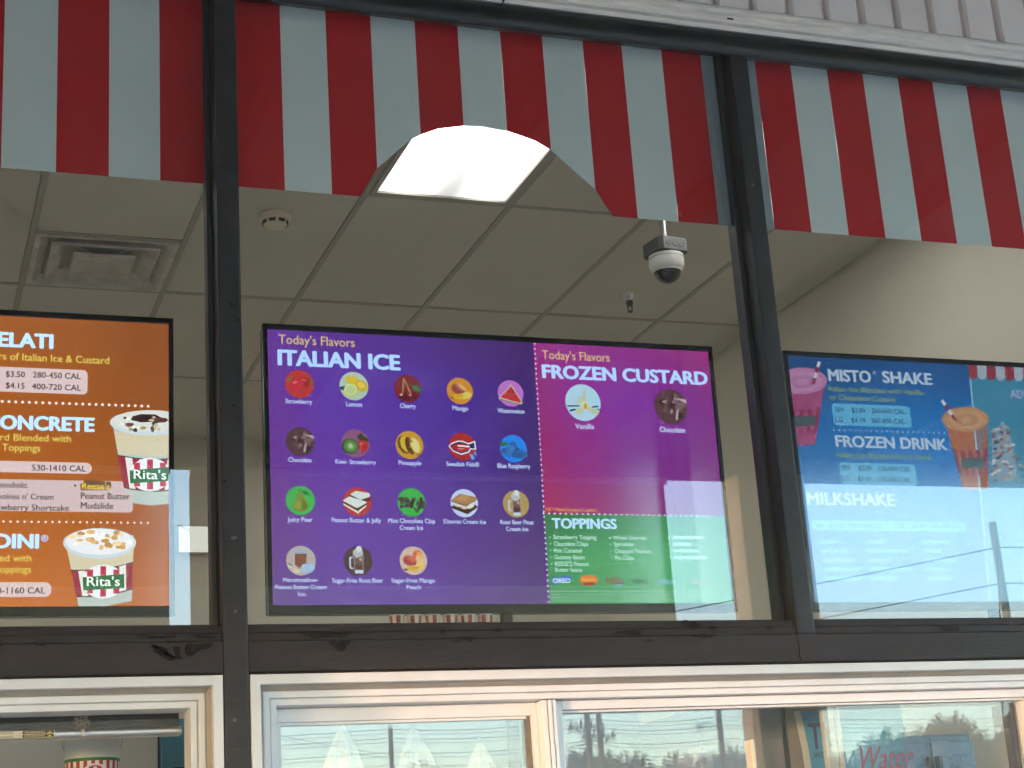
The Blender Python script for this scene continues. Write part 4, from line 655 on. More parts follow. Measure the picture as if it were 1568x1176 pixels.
  ('p', 2, 'pink shake picture', [('8a3c68', [(-0.7435, 0.3175), (-0.5735, 0.3245), (-0.6365, 0.1125), (-0.6905, 0.1045), (-0.7425, 0.1095)]), ('742444', [(-0.7435, 0.2295), (-0.7275, 0.2275), (-0.7295, 0.1485), (-0.7425, 0.1505)]), ('742444', [(-0.7125, 0.2265), (-0.6965, 0.2255), (-0.7045, 0.1465), (-0.7175, 0.1475)]), ('742444', [(-0.6805, 0.2255), (-0.6655, 0.2255), (-0.6775, 0.1465), (-0.6915, 0.1455)]), ('742444', [(-0.6495, 0.2275), (-0.6325, 0.2295), (-0.6515, 0.1495), (-0.6645, 0.1475)]), ('742444', [(-0.6165, 0.2315), (-0.6005, 0.2345), (-0.6245, 0.1545), (-0.6375, 0.1515)]), ('35484e', [(-0.7235, 0.2015), (-0.6245, 0.2065), (-0.6305, 0.1745), (-0.7255, 0.1695)]), ('9a6a92', [(-0.5665, 0.3255), (-0.5705, 0.3155), (-0.5785, 0.3055), (-0.5895, 0.2965), (-0.6045, 0.2895), (-0.6225, 0.2835), (-0.6415, 0.2785), (-0.6615, 0.2765), (-0.6815, 0.2765), (-0.7005, 0.2775), (-0.7175, 0.2815), (-0.7315, 0.2875), (-0.7435, 0.2945), (-0.7505, 0.3035), (-0.7535, 0.3125), (-0.7525, 0.3225), (-0.7465, 0.3315), (-0.7375, 0.3415), (-0.7245, 0.3495), (-0.7085, 0.3565), (-0.6895, 0.3615), (-0.6705, 0.3655), (-0.6495, 0.3665), (-0.6295, 0.3665), (-0.6115, 0.3635), (-0.5955, 0.3585), (-0.5825, 0.3525), (-0.5725, 0.3445), (-0.5675, 0.3355)]), ('a6729d', [(-0.5855, 0.3225), (-0.5895, 0.3125), (-0.5985, 0.3045), (-0.6115, 0.2965), (-0.6275, 0.2905), (-0.6465, 0.2865), (-0.6655, 0.2855), (-0.6835, 0.2865), (-0.6995, 0.2895), (-0.7125, 0.2955), (-0.7215, 0.3035), (-0.7255, 0.3115), (-0.7245, 0.3205), (-0.7185, 0.3305), (-0.7075, 0.3385), (-0.6925, 0.3455), (-0.6755, 0.3505), (-0.6565, 0.3535), (-0.6375, 0.3535), (-0.6195, 0.3505), (-0.6045, 0.3465), (-0.5935, 0.3395), (-0.5875, 0.3315)]), ('93658c', [(-0.6095, 0.3215), (-0.6115, 0.3155), (-0.6175, 0.3095), (-0.6265, 0.3045), (-0.6375, 0.3005), (-0.6495, 0.2975), (-0.6625, 0.2965), (-0.6745, 0.2975), (-0.6855, 0.2995), (-0.6945, 0.3035), (-0.6995, 0.3085), (-0.7025, 0.3145), (-0.7015, 0.3205), (-0.6975, 0.3265), (-0.6905, 0.3315), (-0.6805, 0.3365), (-0.6695, 0.3395), (-0.6565, 0.3415), (-0.6435, 0.3415), (-0.6325, 0.3405), (-0.6225, 0.3375), (-0.6145, 0.3325), (-0.6105, 0.3275)]), ('a6729d', [(-0.6325, 0.3205), (-0.6345, 0.3175), (-0.6365, 0.3145), (-0.6415, 0.3115), (-0.6465, 0.3095), (-0.6525, 0.3085), (-0.6595, 0.3075), (-0.6655, 0.3085), (-0.6705, 0.3095), (-0.6755, 0.3115), (-0.6785, 0.3135), (-0.6795, 0.3165), (-0.6795, 0.3195), (-0.6765, 0.3225), (-0.6735, 0.3255), (-0.6685, 0.3275), (-0.6625, 0.3295), (-0.6565, 0.3305), (-0.6495, 0.3305), (-0.6445, 0.3295), (-0.6395, 0.3285), (-0.6355, 0.3265), (-0.6335, 0.3235)]), ('b0b4c4', [(-0.5925, 0.3905), (-0.6005, 0.3715), (-0.5895, 0.3695), (-0.5815, 0.3885)]), ('742440', [(-0.6005, 0.3715), (-0.6085, 0.3525), (-0.5975, 0.3505), (-0.5895, 0.3695)]), ('b0b4c4', [(-0.6085, 0.3525), (-0.6165, 0.3335), (-0.6055, 0.3315), (-0.5975, 0.3505)]), ('742440', [(-0.6165, 0.3335), (-0.6245, 0.3145), (-0.6135, 0.3115), (-0.6055, 0.3315)])]),
  ('p', 2, 'orange drink picture', [('96583c', [(-0.1405, 0.2105), (0.0265, 0.2165), (-0.0055, -0.0215), (-0.0555, -0.0285), (-0.1045, -0.0235)]), ('742444', [(-0.1245, 0.1125), (-0.1105, 0.1105), (-0.0995, 0.0215), (-0.1115, 0.0235)]), ('742444', [(-0.0955, 0.1085), (-0.0805, 0.1075), (-0.0745, 0.0185), (-0.0875, 0.0195)]), ('742444', [(-0.0655, 0.1075), (-0.0495, 0.1075), (-0.0505, 0.0185), (-0.0625, 0.0175)]), ('742444', [(-0.0345, 0.1085), (-0.0185, 0.1105), (-0.0245, 0.0205), (-0.0375, 0.0195)]), ('742444', [(-0.0025, 0.1135), (0.0135, 0.1155), (0.0015, 0.0255), (-0.0115, 0.0235)]), ('35484e', [(-0.0965, 0.0795), (-0.0055, 0.0845), (-0.0115, 0.0495), (-0.0985, 0.0445)]), ('a07858', [(0.0345, 0.2165), (0.0305, 0.2075), (0.0225, 0.1985), (0.0105, 0.1905), (-0.0045, 0.1825), (-0.0215, 0.1775), (-0.0405, 0.1735), (-0.0605, 0.1705), (-0.0805, 0.1705), (-0.0995, 0.1725), (-0.1165, 0.1765), (-0.1305, 0.1825), (-0.1405, 0.1885), (-0.1475, 0.1975), (-0.1505, 0.2055), (-0.1495, 0.2155), (-0.1435, 0.2245), (-0.1335, 0.2335), (-0.1205, 0.2405), (-0.1045, 0.2475), (-0.0865, 0.2525), (-0.0665, 0.2555), (-0.0465, 0.2575), (-0.0265, 0.2565), (-0.0085, 0.2535), (0.0075, 0.2485), (0.0195, 0.2425), (0.0285, 0.2345), (0.0335, 0.2265)]), ('ac815f', [(0.0155, 0.2135), (0.0115, 0.2055), (0.0025, 0.1965), (-0.0105, 0.1895), (-0.0265, 0.1845), (-0.0455, 0.1805), (-0.0645, 0.1795), (-0.0825, 0.1805), (-0.0985, 0.1845), (-0.1105, 0.1895), (-0.1195, 0.1965), (-0.1225, 0.2045), (-0.1215, 0.2135), (-0.1155, 0.2225), (-0.1045, 0.2305), (-0.0895, 0.2365), (-0.0715, 0.2415), (-0.0535, 0.2435), (-0.0345, 0.2435), (-0.0175, 0.2415), (-0.0025, 0.2375), (0.0085, 0.2305), (0.0145, 0.2225)]), ('997354', [(-0.0075, 0.2135), (-0.0105, 0.2075), (-0.0165, 0.2015), (-0.0245, 0.1965), (-0.0355, 0.1935), (-0.0485, 0.1905), (-0.0605, 0.1905), (-0.0725, 0.1905), (-0.0835, 0.1935), (-0.0915, 0.1965), (-0.0975, 0.2015), (-0.0995, 0.2075), (-0.0995, 0.2135), (-0.0945, 0.2185), (-0.0875, 0.2235), (-0.0775, 0.2285), (-0.0655, 0.2315), (-0.0535, 0.2335), (-0.0405, 0.2335), (-0.0295, 0.2315), (-0.0195, 0.2285), (-0.0125, 0.2245), (-0.0085, 0.2195)]), ('ac815f', [(-0.0305, 0.2125), (-0.0325, 0.2095), (-0.0355, 0.2065), (-0.0395, 0.2045), (-0.0445, 0.2025), (-0.0505, 0.2015), (-0.0575, 0.2005), (-0.0635, 0.2015), (-0.0685, 0.2025), (-0.0725, 0.2045), (-0.0755, 0.2065), (-0.0765, 0.2095), (-0.0765, 0.2125), (-0.0745, 0.2155), (-0.0705, 0.2175), (-0.0655, 0.2195), (-0.0595, 0.2215), (-0.0535, 0.2225), (-0.0475, 0.2225), (-0.0415, 0.2215), (-0.0365, 0.2205), (-0.0335, 0.2175), (-0.0315, 0.2155)]), ('b0b4c4', [(-0.1455, 0.2725), (-0.1345, 0.2565), (-0.1235, 0.2635), (-0.1345, 0.2795)]), ('742440', [(-0.1345, 0.2565), (-0.1235, 0.2395), (-0.1125, 0.2465), (-0.1235, 0.2635)]), ('b0b4c4', [(-0.1235, 0.2395), (-0.1135, 0.2235), (-0.1025, 0.2295), (-0.1125, 0.2465)]), ('742440', [(-0.1135, 0.2235), (-0.1025, 0.2065), (-0.0915, 0.2135), (-0.1025, 0.2295)])]),
  ('p', 2, 'sprinkle cone picture', [('8494a0', [(0.0345, 0.1585), (0.0855, 0.2115), (0.1125, 0.1895), (0.1155, 0.0095), (0.0165, 0.0015)]), ('7a4450', [(0.0665, 0.1915), (0.0825, 0.1935), (0.0795, 0.1845), (0.0665, 0.1845)]), ('a0a4a8', [(0.0605, 0.1885), (0.0765, 0.1905), (0.0735, 0.1815), (0.0605, 0.1815)]), ('a0a4a8', [(0.0455, 0.1855), (0.0615, 0.1865), (0.0585, 0.1775), (0.0455, 0.1775)]), ('7a4450', [(0.0935, 0.1835), (0.1095, 0.1855), (0.1065, 0.1755), (0.0935, 0.1765)]), ('98887a', [(0.0355, 0.1785), (0.0515, 0.1805), (0.0485, 0.1715), (0.0355, 0.1715)]), ('40304a', [(0.0695, 0.1765), (0.0855, 0.1785), (0.0825, 0.1695), (0.0695, 0.1695)]), ('40304a', [(0.0975, 0.1745), (0.1135, 0.1765), (0.1105, 0.1665), (0.0975, 0.1665)]), ('6c5040', [(0.0395, 0.1695), (0.0555, 0.1715), (0.0525, 0.1625), (0.0395, 0.1625)]), ('7a4450', [(0.0735, 0.1675), (0.0895, 0.1695), (0.0865, 0.1605), (0.0735, 0.1605)]), ('98887a', [(0.0785, 0.1645), (0.0945, 0.1665), (0.0915, 0.1575), (0.0785, 0.1575)]), ('7a4450', [(0.0355, 0.1605), (0.0505, 0.1615), (0.0475, 0.1525), (0.0355, 0.1525)]), ('a0a4a8', [(0.0605, 0.1575), (0.0765, 0.1595), (0.0735, 0.1505), (0.0605, 0.1505)]), ('98887a', [(0.0865, 0.1555), (0.1025, 0.1575), (0.0995, 0.1485), (0.0865, 0.1485)]), ('6c5040', [(0.0665, 0.1525), (0.0825, 0.1535), (0.0795, 0.1445), (0.0665, 0.1445)]), ('98887a', [(0.0895, 0.1495), (0.1055, 0.1515), (0.1025, 0.1425), (0.0895, 0.1425)]), ('7a4450', [(0.0425, 0.1455), (0.0585, 0.1465), (0.0555, 0.1375), (0.0425, 0.1375)]), ('40304a', [(0.0485, 0.1425), (0.0645, 0.1435), (0.0615, 0.1345), (0.0485, 0.1345)]), ('40304a', [(0.0375, 0.1385), (0.0535, 0.1405), (0.0505, 0.1315), (0.0375, 0.1315)]), ('98887a', [(0.0715, 0.1365), (0.0875, 0.1385), (0.0845, 0.1295), (0.0715, 0.1295)]), ('b0b0ac', [(0.1095, 0.1345), (0.1255, 0.1365), (0.1225, 0.1275), (0.1095, 0.1275)]), ('a0a4a8', [(0.0795, 0.1305), (0.0955, 0.1325), (0.0925, 0.1235), (0.0795, 0.1235)]), ('a0a4a8', [(0.0975, 0.1285), (0.1125, 0.1295), (0.1095, 0.1205), (0.0965, 0.1205)]), ('7a4450', [(0.0615, 0.1245), (0.0765, 0.1255), (0.0735, 0.1165), (0.0615, 0.1165)]), ('7a4450', [(0.0955, 0.1225), (0.1115, 0.1235), (0.1085, 0.1145), (0.0955, 0.1145)]), ('40304a', [(0.0345, 0.1175), (0.0495, 0.1195), (0.0465, 0.1105), (0.0345, 0.1105)]), ('98887a', [(0.0525, 0.1145), (0.0675, 0.1165), (0.0645, 0.1075), (0.0525, 0.1075)]), ('6c5040', [(0.0895, 0.1125), (0.1055, 0.1145), (0.1025, 0.1055), (0.0895, 0.1055)]), ('98887a', [(0.0955, 0.1105), (0.1115, 0.1115), (0.1085, 0.1025), (0.0955, 0.1025)]), ('7a4450', [(0.0645, 0.1065), (0.0805, 0.1075), (0.0775, 0.0985), (0.0645, 0.0985)]), ('7a4450', [(0.0305, 0.1025), (0.0465, 0.1035), (0.0435, 0.0945), (0.0305, 0.0945)]), ('7a4450', [(0.0485, 0.0995), (0.0645, 0.1015), (0.0615, 0.0925), (0.0485, 0.0925)]), ('98887a', [(0.0425, 0.0965), (0.0585, 0.0975), (0.0555, 0.0885), (0.0425, 0.0895)]), ('40304a', [(0.0505, 0.0935), (0.0655, 0.0955), (0.0625, 0.0865), (0.0505, 0.0865)]), ('6c5040', [(0.1075, 0.0925), (0.1235, 0.0935), (0.1205, 0.0845), (0.1075, 0.0845)]), ('40304a', [(0.0405, 0.0875), (0.0565, 0.0885), (0.0535, 0.0795), (0.0405, 0.0795)]), ('7a4450', [(0.1175, 0.0865), (0.1325, 0.0875), (0.1295, 0.0785), (0.1165, 0.0785)]), ('6c5040', [(0.1165, 0.0835), (0.1325, 0.0845), (0.1295, 0.0755), (0.1165, 0.0755)]), ('b0b0ac', [(0.0235, 0.0775), (0.0395, 0.0795), (0.0365, 0.0705), (0.0235, 0.0705)]), ('a0a4a8', [(0.0605, 0.0755), (0.0765, 0.0775), (0.0735, 0.0685), (0.0605, 0.0685)]), ('b0b0ac', [(0.0735, 0.0725), (0.0895, 0.0745), (0.0865, 0.0655), (0.0735, 0.0655)]), ('a0a4a8', [(0.0185, 0.0685), (0.0345, 0.0705), (0.0315, 0.0615), (0.0185, 0.0615)]), ('7a4450', [(0.0655, 0.0665), (0.0815, 0.0685), (0.0785, 0.0595), (0.0655, 0.0595)]), ('98887a', [(0.1245, 0.0655), (0.1405, 0.0665), (0.1375, 0.0575), (0.1245, 0.0575)]), ('40304a', [(0.0275, 0.0595), (0.0435, 0.0615), (0.0405, 0.0525), (0.0275, 0.0525)]), ('b0b0ac', [(0.0875, 0.0585), (0.1035, 0.0595), (0.1005, 0.0505), (0.0875, 0.0505)]), ('7a4450', [(0.0285, 0.0535), (0.0435, 0.0555), (0.0405, 0.0465), (0.0285, 0.0465)]), ('6c5040', [(0.0855, 0.0525), (0.1015, 0.0535), (0.0985, 0.0445), (0.0855, 0.0445)]), ('40304a', [(0.1265, 0.0495), (0.1425, 0.0515), (0.1395, 0.0425), (0.1265, 0.0425)]), ('b0b0ac', [(0.0375, 0.0445), (0.0535, 0.0465), (0.0505, 0.0375), (0.0375, 0.0375)]), ('40304a', [(0.0115, 0.0415), (0.0275, 0.0425), (0.0245, 0.0335), (0.0115, 0.0335)]), ('a0a4a8', [(0.0215, 0.0385), (0.0365, 0.0395), (0.0345, 0.0305), (0.0215, 0.0315)]), ('a0a4a8', [(0.0815, 0.0365), (0.0975, 0.0385), (0.0945, 0.0295), (0.0815, 0.0295)]), ('b0b0ac', [(0.0115, 0.0325), (0.0275, 0.0335), (0.0245, 0.0245), (0.0115, 0.0245)]), ('6c5040', [(0.0205, 0.0295), (0.0355, 0.0305), (0.0325, 0.0215), (0.0205, 0.0225)]), ('6c5040', [(0.0765, 0.0275), (0.0925, 0.0295), (0.0895, 0.0205), (0.0765, 0.0205)]), ('40304a', [(0.1355, 0.0255), (0.1515, 0.0275), (0.1485, 0.0185), (0.1355, 0.0185)]), ('6c5040', [(0.0655, 0.0215), (0.0815, 0.0225), (0.0785, 0.0135), (0.0655, 0.0135)]), ('98887a', [(0.0625, 0.0185), (0.0785, 0.0195), (0.0755, 0.0105), (0.0625, 0.0105)]), ('6c5040', [(0.0975, 0.0155), (0.1135, 0.0175), (0.1105, 0.0085), (0.0975, 0.0085)]), ('40304a', [(0.0185, 0.0115), (0.0345, 0.0125), (0.0315, 0.0035), (0.0185, 0.0035)])]),
]


# ------------------------------------------------------------------ icons for the menu screens (unit circle, y up)
def E(cx, cy, rx, ry, rot, c, n=22): 
    ca, sa = math.cos(rot), math.sin(rot)
    return (c, [(cx+rx*math.cos(t)*ca-ry*math.sin(t)*sa, cy+rx*math.cos(t)*sa+ry*math.sin(t)*ca) for t in [2*math.pi*k/n for k in range(n)]])
def P(c, *pts): return (c, list(pts))
def disc(c): return E(0, 0, 1, 1, 0, c, 40)
def blobs(seed, n, x0, x1, y0, y1, r0, r1, cols):
    g = random.Random(seed); return [E(g.uniform(x0, x1), g.uniform(y0, y1), g.uniform(r0, r1), g.uniform(r0, r1)*.75, g.uniform(0, 3), g.choice(cols), 9) for _ in range(n)]
def shards(seed, n, cols):
    g = random.Random(seed); o = []
    for _ in range(n):
        x, y, a, l, w = g.uniform(-.55, .6), g.uniform(-.6, .45), g.uniform(0, 3.1), g.uniform(.15, .42), g.uniform(.06, .2)
        c, s = math.cos(a), math.sin(a); o.append((g.choice(cols), [(x+c*l-s*w, y+s*l+c*w), (x-c*l-s*w*.6, y-s*l+c*w*.6), (x-c*l+s*w, y-s*l-c*w), (x+c*l*.8+s*w, y+s*l*.8-c*w)]))
    return o
def mugshape(): return [P('a8b8c8', (-.62, .25), (-.38, .3), (-.38, .18), (-.5, .14), (-.5, -.42), (-.36, -.46), (-.36, -.58), (-.62, -.5)), P('8898a8', (-.34, .55), (.36, .55), (.34, -.86), (-.24, -.86)), P('6a5048', (-.28, .4), (.32, .4), (.3, -.6), (-.22, -.6)), P('4a2220', (-.24, -.25), (.3, -.25), (.29, -.6), (-.22, -.6)), P('b4c4d0', (-.24, -.64), (.3, -.64), (.3, -.84), (-.22, -.84)),
    E(0, .55, .36, .3, 0, 'a4a8ac'), E(.08, .8, .2, .22, 0, 'c0c8cc'), E(-.08, .3, .12, .1, .4, 'b0a8a0'), E(.16, .1, .09, .12, .2, 'a09890')]
ICONS = {
 'strawberry': [disc('a8302c'), P('4a7a3a', (-.98, .1), (-.7, .28), (-.88, .42), (-.6, .34), (-.58, .56), (-.4, .3), (-.5, .1)), P('3e6a34', (.5, .3), (.62, .52), (.7, .3), (.98, .36), (.82, .14), (.98, -.06), (.7, 0)), E(.35, .1, .42, .36, .6, '8c1c28'), E(-.2, -.08, .56, .46, -.3, 'b02838'), E(-.32, .1, .16, .1, .3, 'd06070'), E(.3, .3, .16, .08, 0, 'cc5060')]+blobs(1, 12, -.6, .5, -.45, .25, .025, .04, ['c86a50', '7a1420']),
 'lemon': [disc('9cb4a4'), E(-.1, .4, .5, .3, -.1, 'c2a82a'), E(.52, .02, .44, .4, -.5, 'b89c28'), E(.5, .1, .26, .2, -.4, 'd0b848'), P('2a3c34', (-1, -.1), (-.6, .0), (-.7, -.32), (-.95, -.28)), E(-.22, -.3, .5, .44, .2, 'a8b048'), E(-.24, -.26, .45, .4, .2, 'bcc890'), E(-.24, -.26, .36, .3, .2, 'a8ba82')],
 'cherry': [disc('6c1c24'), P('9c7c50', (-.3, .72), (-.22, .74), (-.34, -.5), (-.42, -.5)), P('9c7c50', (-.3, .74), (-.22, .76), (.3, -.4), (.2, -.4)), P('2c5a34', (.2, .2), (.5, .3), (.98, .12), (.95, -.3), (.6, -.2)), P('3e7444', (.3, .18), (.6, .16), (.9, -.1), (.6, -.05)), E(-.32, -.62, .36, .3, 0, '4a0c16'), E(.34, -.62, .38, .3, 0, '54101a'), E(-.48, -.46, .13, .08, .2, 'c09090'), E(.16, -.46, .11, .07, .2, 'b88484')],
 'mango': [disc('b87c26'), E(-.1, .16, .52, .4, -.2, '84383c'), E(.05, .3, .42, .22, -.5, 'a4604c'), E(.2, .3, .4, .12, -.7, 'c4a060'), P('2a2c1c', (-.75, -.5), (-.5, -.42), (-.55, -.62)), E(.1, -.4, .66, .22, .06, 'c49c1e'), E(.5, -.3, .42, .26, .25, 'c4b054'), P('8a6414', (-.4, -.42), (.3, -.3), (.2, -.4))],
 'watermelon': [disc('a866b4'), P('a8a4a0', (.1, .72), (-.96, -.4), (-.9, -.52), (.7, -.86), (.92, -.68)), P('64704c', (-.9, -.52), (.7, -.86), (.78, -.8), (-.9, -.44)), P('b02c34', (.08, .56), (-.82, -.34), (.66, -.7), (.78, -.6)), E(-.12, .12, .06, .11, .3, '4a1418'), E(.14, .12, .06, .11, -.2, '4a1418'), E(.34, -.2, .05, .08, 0, '641a20'), E(-.3, -.18, .05, .08, 0, '641a20'), E(0, -.42, .05, .08, 0, '641a20')],
 'chocolate': [disc('4c3238')]+shards(3, 10, ['5a4248', '7a646c', '3a2228', '2e1a1e', '6a5258'])+[P('a8989c', (.2, .5), (.9, .46), (.98, .2), (.6, .38)), P('9c8c90', (.3, -.2), (.45, -.1), (.35, -.75), (.2, -.7)), P('8c787e', (-.55, .3), (-.2, .4), (-.3, .15))],
 'kiwi': [disc('7c4c70'), E(-.4, -.2, .58, .55, 0, '2c3c1e'), E(-.36, -.18, .5, .47, 0, '4a7838'), E(-.36, -.18, .28, .26, 0, '6c9450'), E(-.36, -.18, .15, .17, .2, 'a4b498'), P('2c3a1c', (.1, .5), (.3, .66), (.4, .9), (.5, .6), (.9, .36), (.98, .12), (.6, .2), (.3, .2)), P('a02a28', (.16, .1), (.5, .3), (.86, .1), (.9, -.3), (.5, -.66), (.2, -.3)), E(.4, 0, .14, .08, .4, 'c05a50')]+blobs(8, 16, -.62, -.1, -.42, .06, .02, .035, ['22301a']),
 'pineapple': [disc('b48824'), E(-.42, 0, .4, .64, .35, '5c4418'), E(-.3, .06, .34, .56, .35, 'b8a02e'), E(.02, -.05, .3, .64, .3, '55321c'), E(.4, 0, .34, .58, .35, 'bcb05a'), E(.42, 0, .26, .48, .35, 'c8c078'), P('4a3014', (.4, -.66), (.75, -.6), (.6, -.72))]+blobs(2, 16, -.2, .2, -.6, .4, .04, .07, ['8a5a2a', '3a2010', 'a87048']),
 'fish': [disc('9a2420'), P('d0d4e0', (-1.02, .02), (-.7, .28), (-.3, .42), (.05, .42), (.45, .26), (.98, .44), (1.02, -.2), (.62, -.18), (.5, -.42), (-.1, -.6), (-.7, -.36)), P('1c1c48', (-.92, .02), (-.66, .2), (-.28, .34), (.04, .33), (.46, .16), (.9, .32), (.92, -.12), (.56, -.1), (.44, -.34), (-.1, -.5), (-.66, -.3)), P('a01c28', (-.8, 0), (-.4, .2), (.1, .2), (.5, .08), (.5, -.1), (.3, -.32), (-.1, -.4), (-.6, -.26)), P('e0d8d8', (-.34, .1), (.56, .06), (.56, -.04), (-.34, 0)), P('c89898', (-.34, -.12), (.16, -.14), (.16, -.2), (-.34, -.18)), P('5a9cd0', (.5, -.5), (.8, -.6), (.84, -.9), (.66, -.96)), P('5a9cd0', (.86, -.3), (1.04, -.5), (.96, -.6), (.84, -.5))],
 'blueberry': [disc('1a78d8'), P('2c5a2a', (-1.06, .4), (-.7, .5), (-.5, .3), (-.84, .14)), P('356a30', (-.55, .5), (-.3, .36), (-.6, .14))]+[E(x, y, .24, .22, 0, c) for x, y, c in ((-.7, -.2, '1e4888'), (-.3, -.04, '285c9c'), (0, .3, '24508c'), (.2, -.1, '1c4480'), (-.4, -.4, '2a64a4'), (.05, -.45, '205090'), (.5, -.2, '2a5e9a'), (.45, -.5, '1c4888'), (.85, -.45, '285890'), (-.1, .05, '306cac'))],
 'pear': [disc('3aa44c'), P('3a4820', (-.08, .5), (.02, .5), (0, .78), (-.08, .78)), P('2c6a30', (.08, .64), (.4, .7), (.66, .4), (.3, .38)), E(0, .16, .3, .42, 0, '6c8030'), E(0, -.32, .54, .46, 0, '6c7c2c'), E(-.16, -.3, .26, .3, 0, '7e8e3c'), E(.26, -.4, .2, .26, 0, '58681f')]+blobs(6, 10, -.35, .35, -.6, 0, .02, .035, ['4e5a20']),
 'sandwich': [disc('a83436'), P('3c2824', (-.48, .5), (.2, .16), (.9, .3), (.88, .1), (.24, -.02), (-.5, .32)), P('c0ccc8', (-.5, .5), (-.1, .76), (.86, .62), (.9, .38), (.24, .14)), P('4a2c24', (-1, .02), (-.02, -.46), (.64, -.06), (.62, -.36), (.1, -.82), (-1, -.18)), P('c8c4b4', (-1, -.1), (.04, -.66), (.08, -.86), (-.98, -.24)), P('c4d0cc', (-1.02, .06), (-.56, .36), (.62, .02), (.62, -.08), (-.04, -.44)), P('e0d4c0', (.06, -.6), (.62, -.2), (.62, -.3), (.08, -.76))],
 'chips': [disc('32a044')]+blobs(4, 46, -.85, .85, -.34, .26, .1, .17, ['3a2c30', '241a20', '54424c', '4a3840', '2e2228'])+blobs(5, 8, .1, .7, -.7, -.3, .08, .13, ['2a1e24', '443438'])+[E(-.85, .2, .12, .1, 0, '2c2026'), E(.7, .25, .12, .1, 0, '34262c')],
 'smores': [disc('aebcdc'), P('38241e', (-.98, -.25), (-.5, -.1), (.9, -.15), (.95, -.3), (.2, -.78), (-.9, -.38)), P('503024', (-.9, -.2), (-.4, -.02), (.85, -.1), (.3, -.5)), E(-.4, -.06, .36, .22, 0, 'c0beb4'), E(.3, -.12, .4, .26, 0, 'd0ccc2'), E(0, -.2, .3, .24, 0, 'bab4a8'), P('6c4a28', (-.96, .2), (.1, -.1), (.95, .3), (.85, .2), (.1, -.22), (-.95, .1)), P('9a7040', (-.96, .22), (-.3, .66), (.9, .44), (.95, .3), (.1, -.08)), P('ac8450', (-.6, .26), (-.2, .54), (.4, .46), (.1, .1))],
 'float': [disc('9c844c')]+mugshape(),
 'mug': [disc('44302e')]+mugshape(),
 'jar': [disc('a49c98'), E(0, .62, .44, .16, 0, '90a4b8'), P('8498a8', (-.42, .62), (.42, .62), (.42, .46), (-.42, .46)), P('744434', (-.4, .46), (.4, .46), (.34, -.3), (-.1, -.5), (-.4, -.3)), E(.12, .2, .2, .14, 0, '86523c'), E(.5, -.5, .42, .34, .2, '84a4c4'), E(.25, -.5, .26, .3, 0, '94b0cc'), E(.7, -.42, .2, .2, 0, '9cb8d0'), E(-.5, -.56, .26, .16, .4, 'b0a890'), E(-.3, -.7, .24, .13, -.2, 'c0b8a4'), E(-.76, -.36, .14, .12, 0, 'c4c0b0'), P('606848', (-.9, -.1), (-.7, -.2), (-.6, -.4), (-.8, -.3))],
 'peach': [disc('bca494'), E(.3, .42, .34, .32, .4, 'b8603a'), E(.44, .36, .2, .26, .3, 'd0945a'), E(-.26, .0, .5, .36, -.3, '943038'), E(-.1, .12, .36, .2, -.4, 'b85a4a'), E(.36, .1, .2, .26, .3, 'd0a87c'), P('283020', (-.78, -.62), (-.4, -.5), (-.5, -.72)), E(.1, -.5, .62, .2, .1, 'c49c3a'), E(.44, -.34, .34, .26, .6, 'd0b464'), P('9c7420', (-.3, -.5), (.5, -.4), (.3, -.54))],
 'vanilla': [disc('9cc0d4'), E(.1, .38, .1, .4, -.1, 'a8b49c'), E(-.2, -.44, .34, .13, .6, 'b0b490'), E(.55, -.44, .34, .14, -.5, 'a8b090'), E(-.2, .1, .3, .14, .9, 'a4b8a8'), E(.1, -.15, .18, .26, .1, 'c4c08c'), E(.12, -.2, .09, .16, 0, 'a88a2c'), P('1e2424', (-.9, -.18), (-.2, -.16), (-.2, -.22), (-.9, -.26)), P('1e2424', (-.8, -.42), (-.45, -.34), (-.44, -.42), (-.78, -.52)), P('1e2424', (.48, -.2), (.85, -.14), (.84, -.22), (.5, -.26)), P('1e2424', (.76, -.3), (1.02, -.34), (1.02, -.4), (.78, -.36))],
}

# ------------------------------------------------------------------ menu screens
SW, SH = 1.435, .841; SYT = .4; SZC = 2.8175
def lerp(a, b, t): return tuple(x+(y-x)*t for x, y in zip(a, b))
def grad_panel(mb, rect, grid, y, nx=18, nz=12):
    x0, x1, z0, z1 = rect; G = [[lin(c)[:3] for c in row] for row in grid]; h, w = len(G), len(G[0])
    def cat(u, v):
        u = u*(w-1); v = v*(h-1); i = min(int(u), w-2); j = min(int(v), h-2); s = u-i; q = v-j; s = s*s*(3-2*s); q = q*q*(3-2*q)
        return lerp(lerp(G[j][i], G[j][i+1], s), lerp(G[j+1][i], G[j+1][i+1], s), q)
    b = len(mb.v)
    for j in range(nz+1):
        for i in range(nx+1):
            mb.v.append((x0+(x1-x0)*i/nx, y, z1+(z0-z1)*j/nz)); mb.c.append((*cat(i/nx, j/nz), 1))
    for j in range(nz):
        for i in range(nx): k = b+j*(nx+1)+i; mb.f.append((k, k+nx+1, k+nx+2, k+1))
SCR_INFO = [
 (-.0015, 'orange menu screen listing frozen treats and prices behind the left pane', 1.75),
 (1.6875, 'purple, magenta and green menu screen with round flavour pictures', 1.3),
 (3.3775, 'blue menu screen with drink pictures behind the right pane', 1.05)]
screens = []
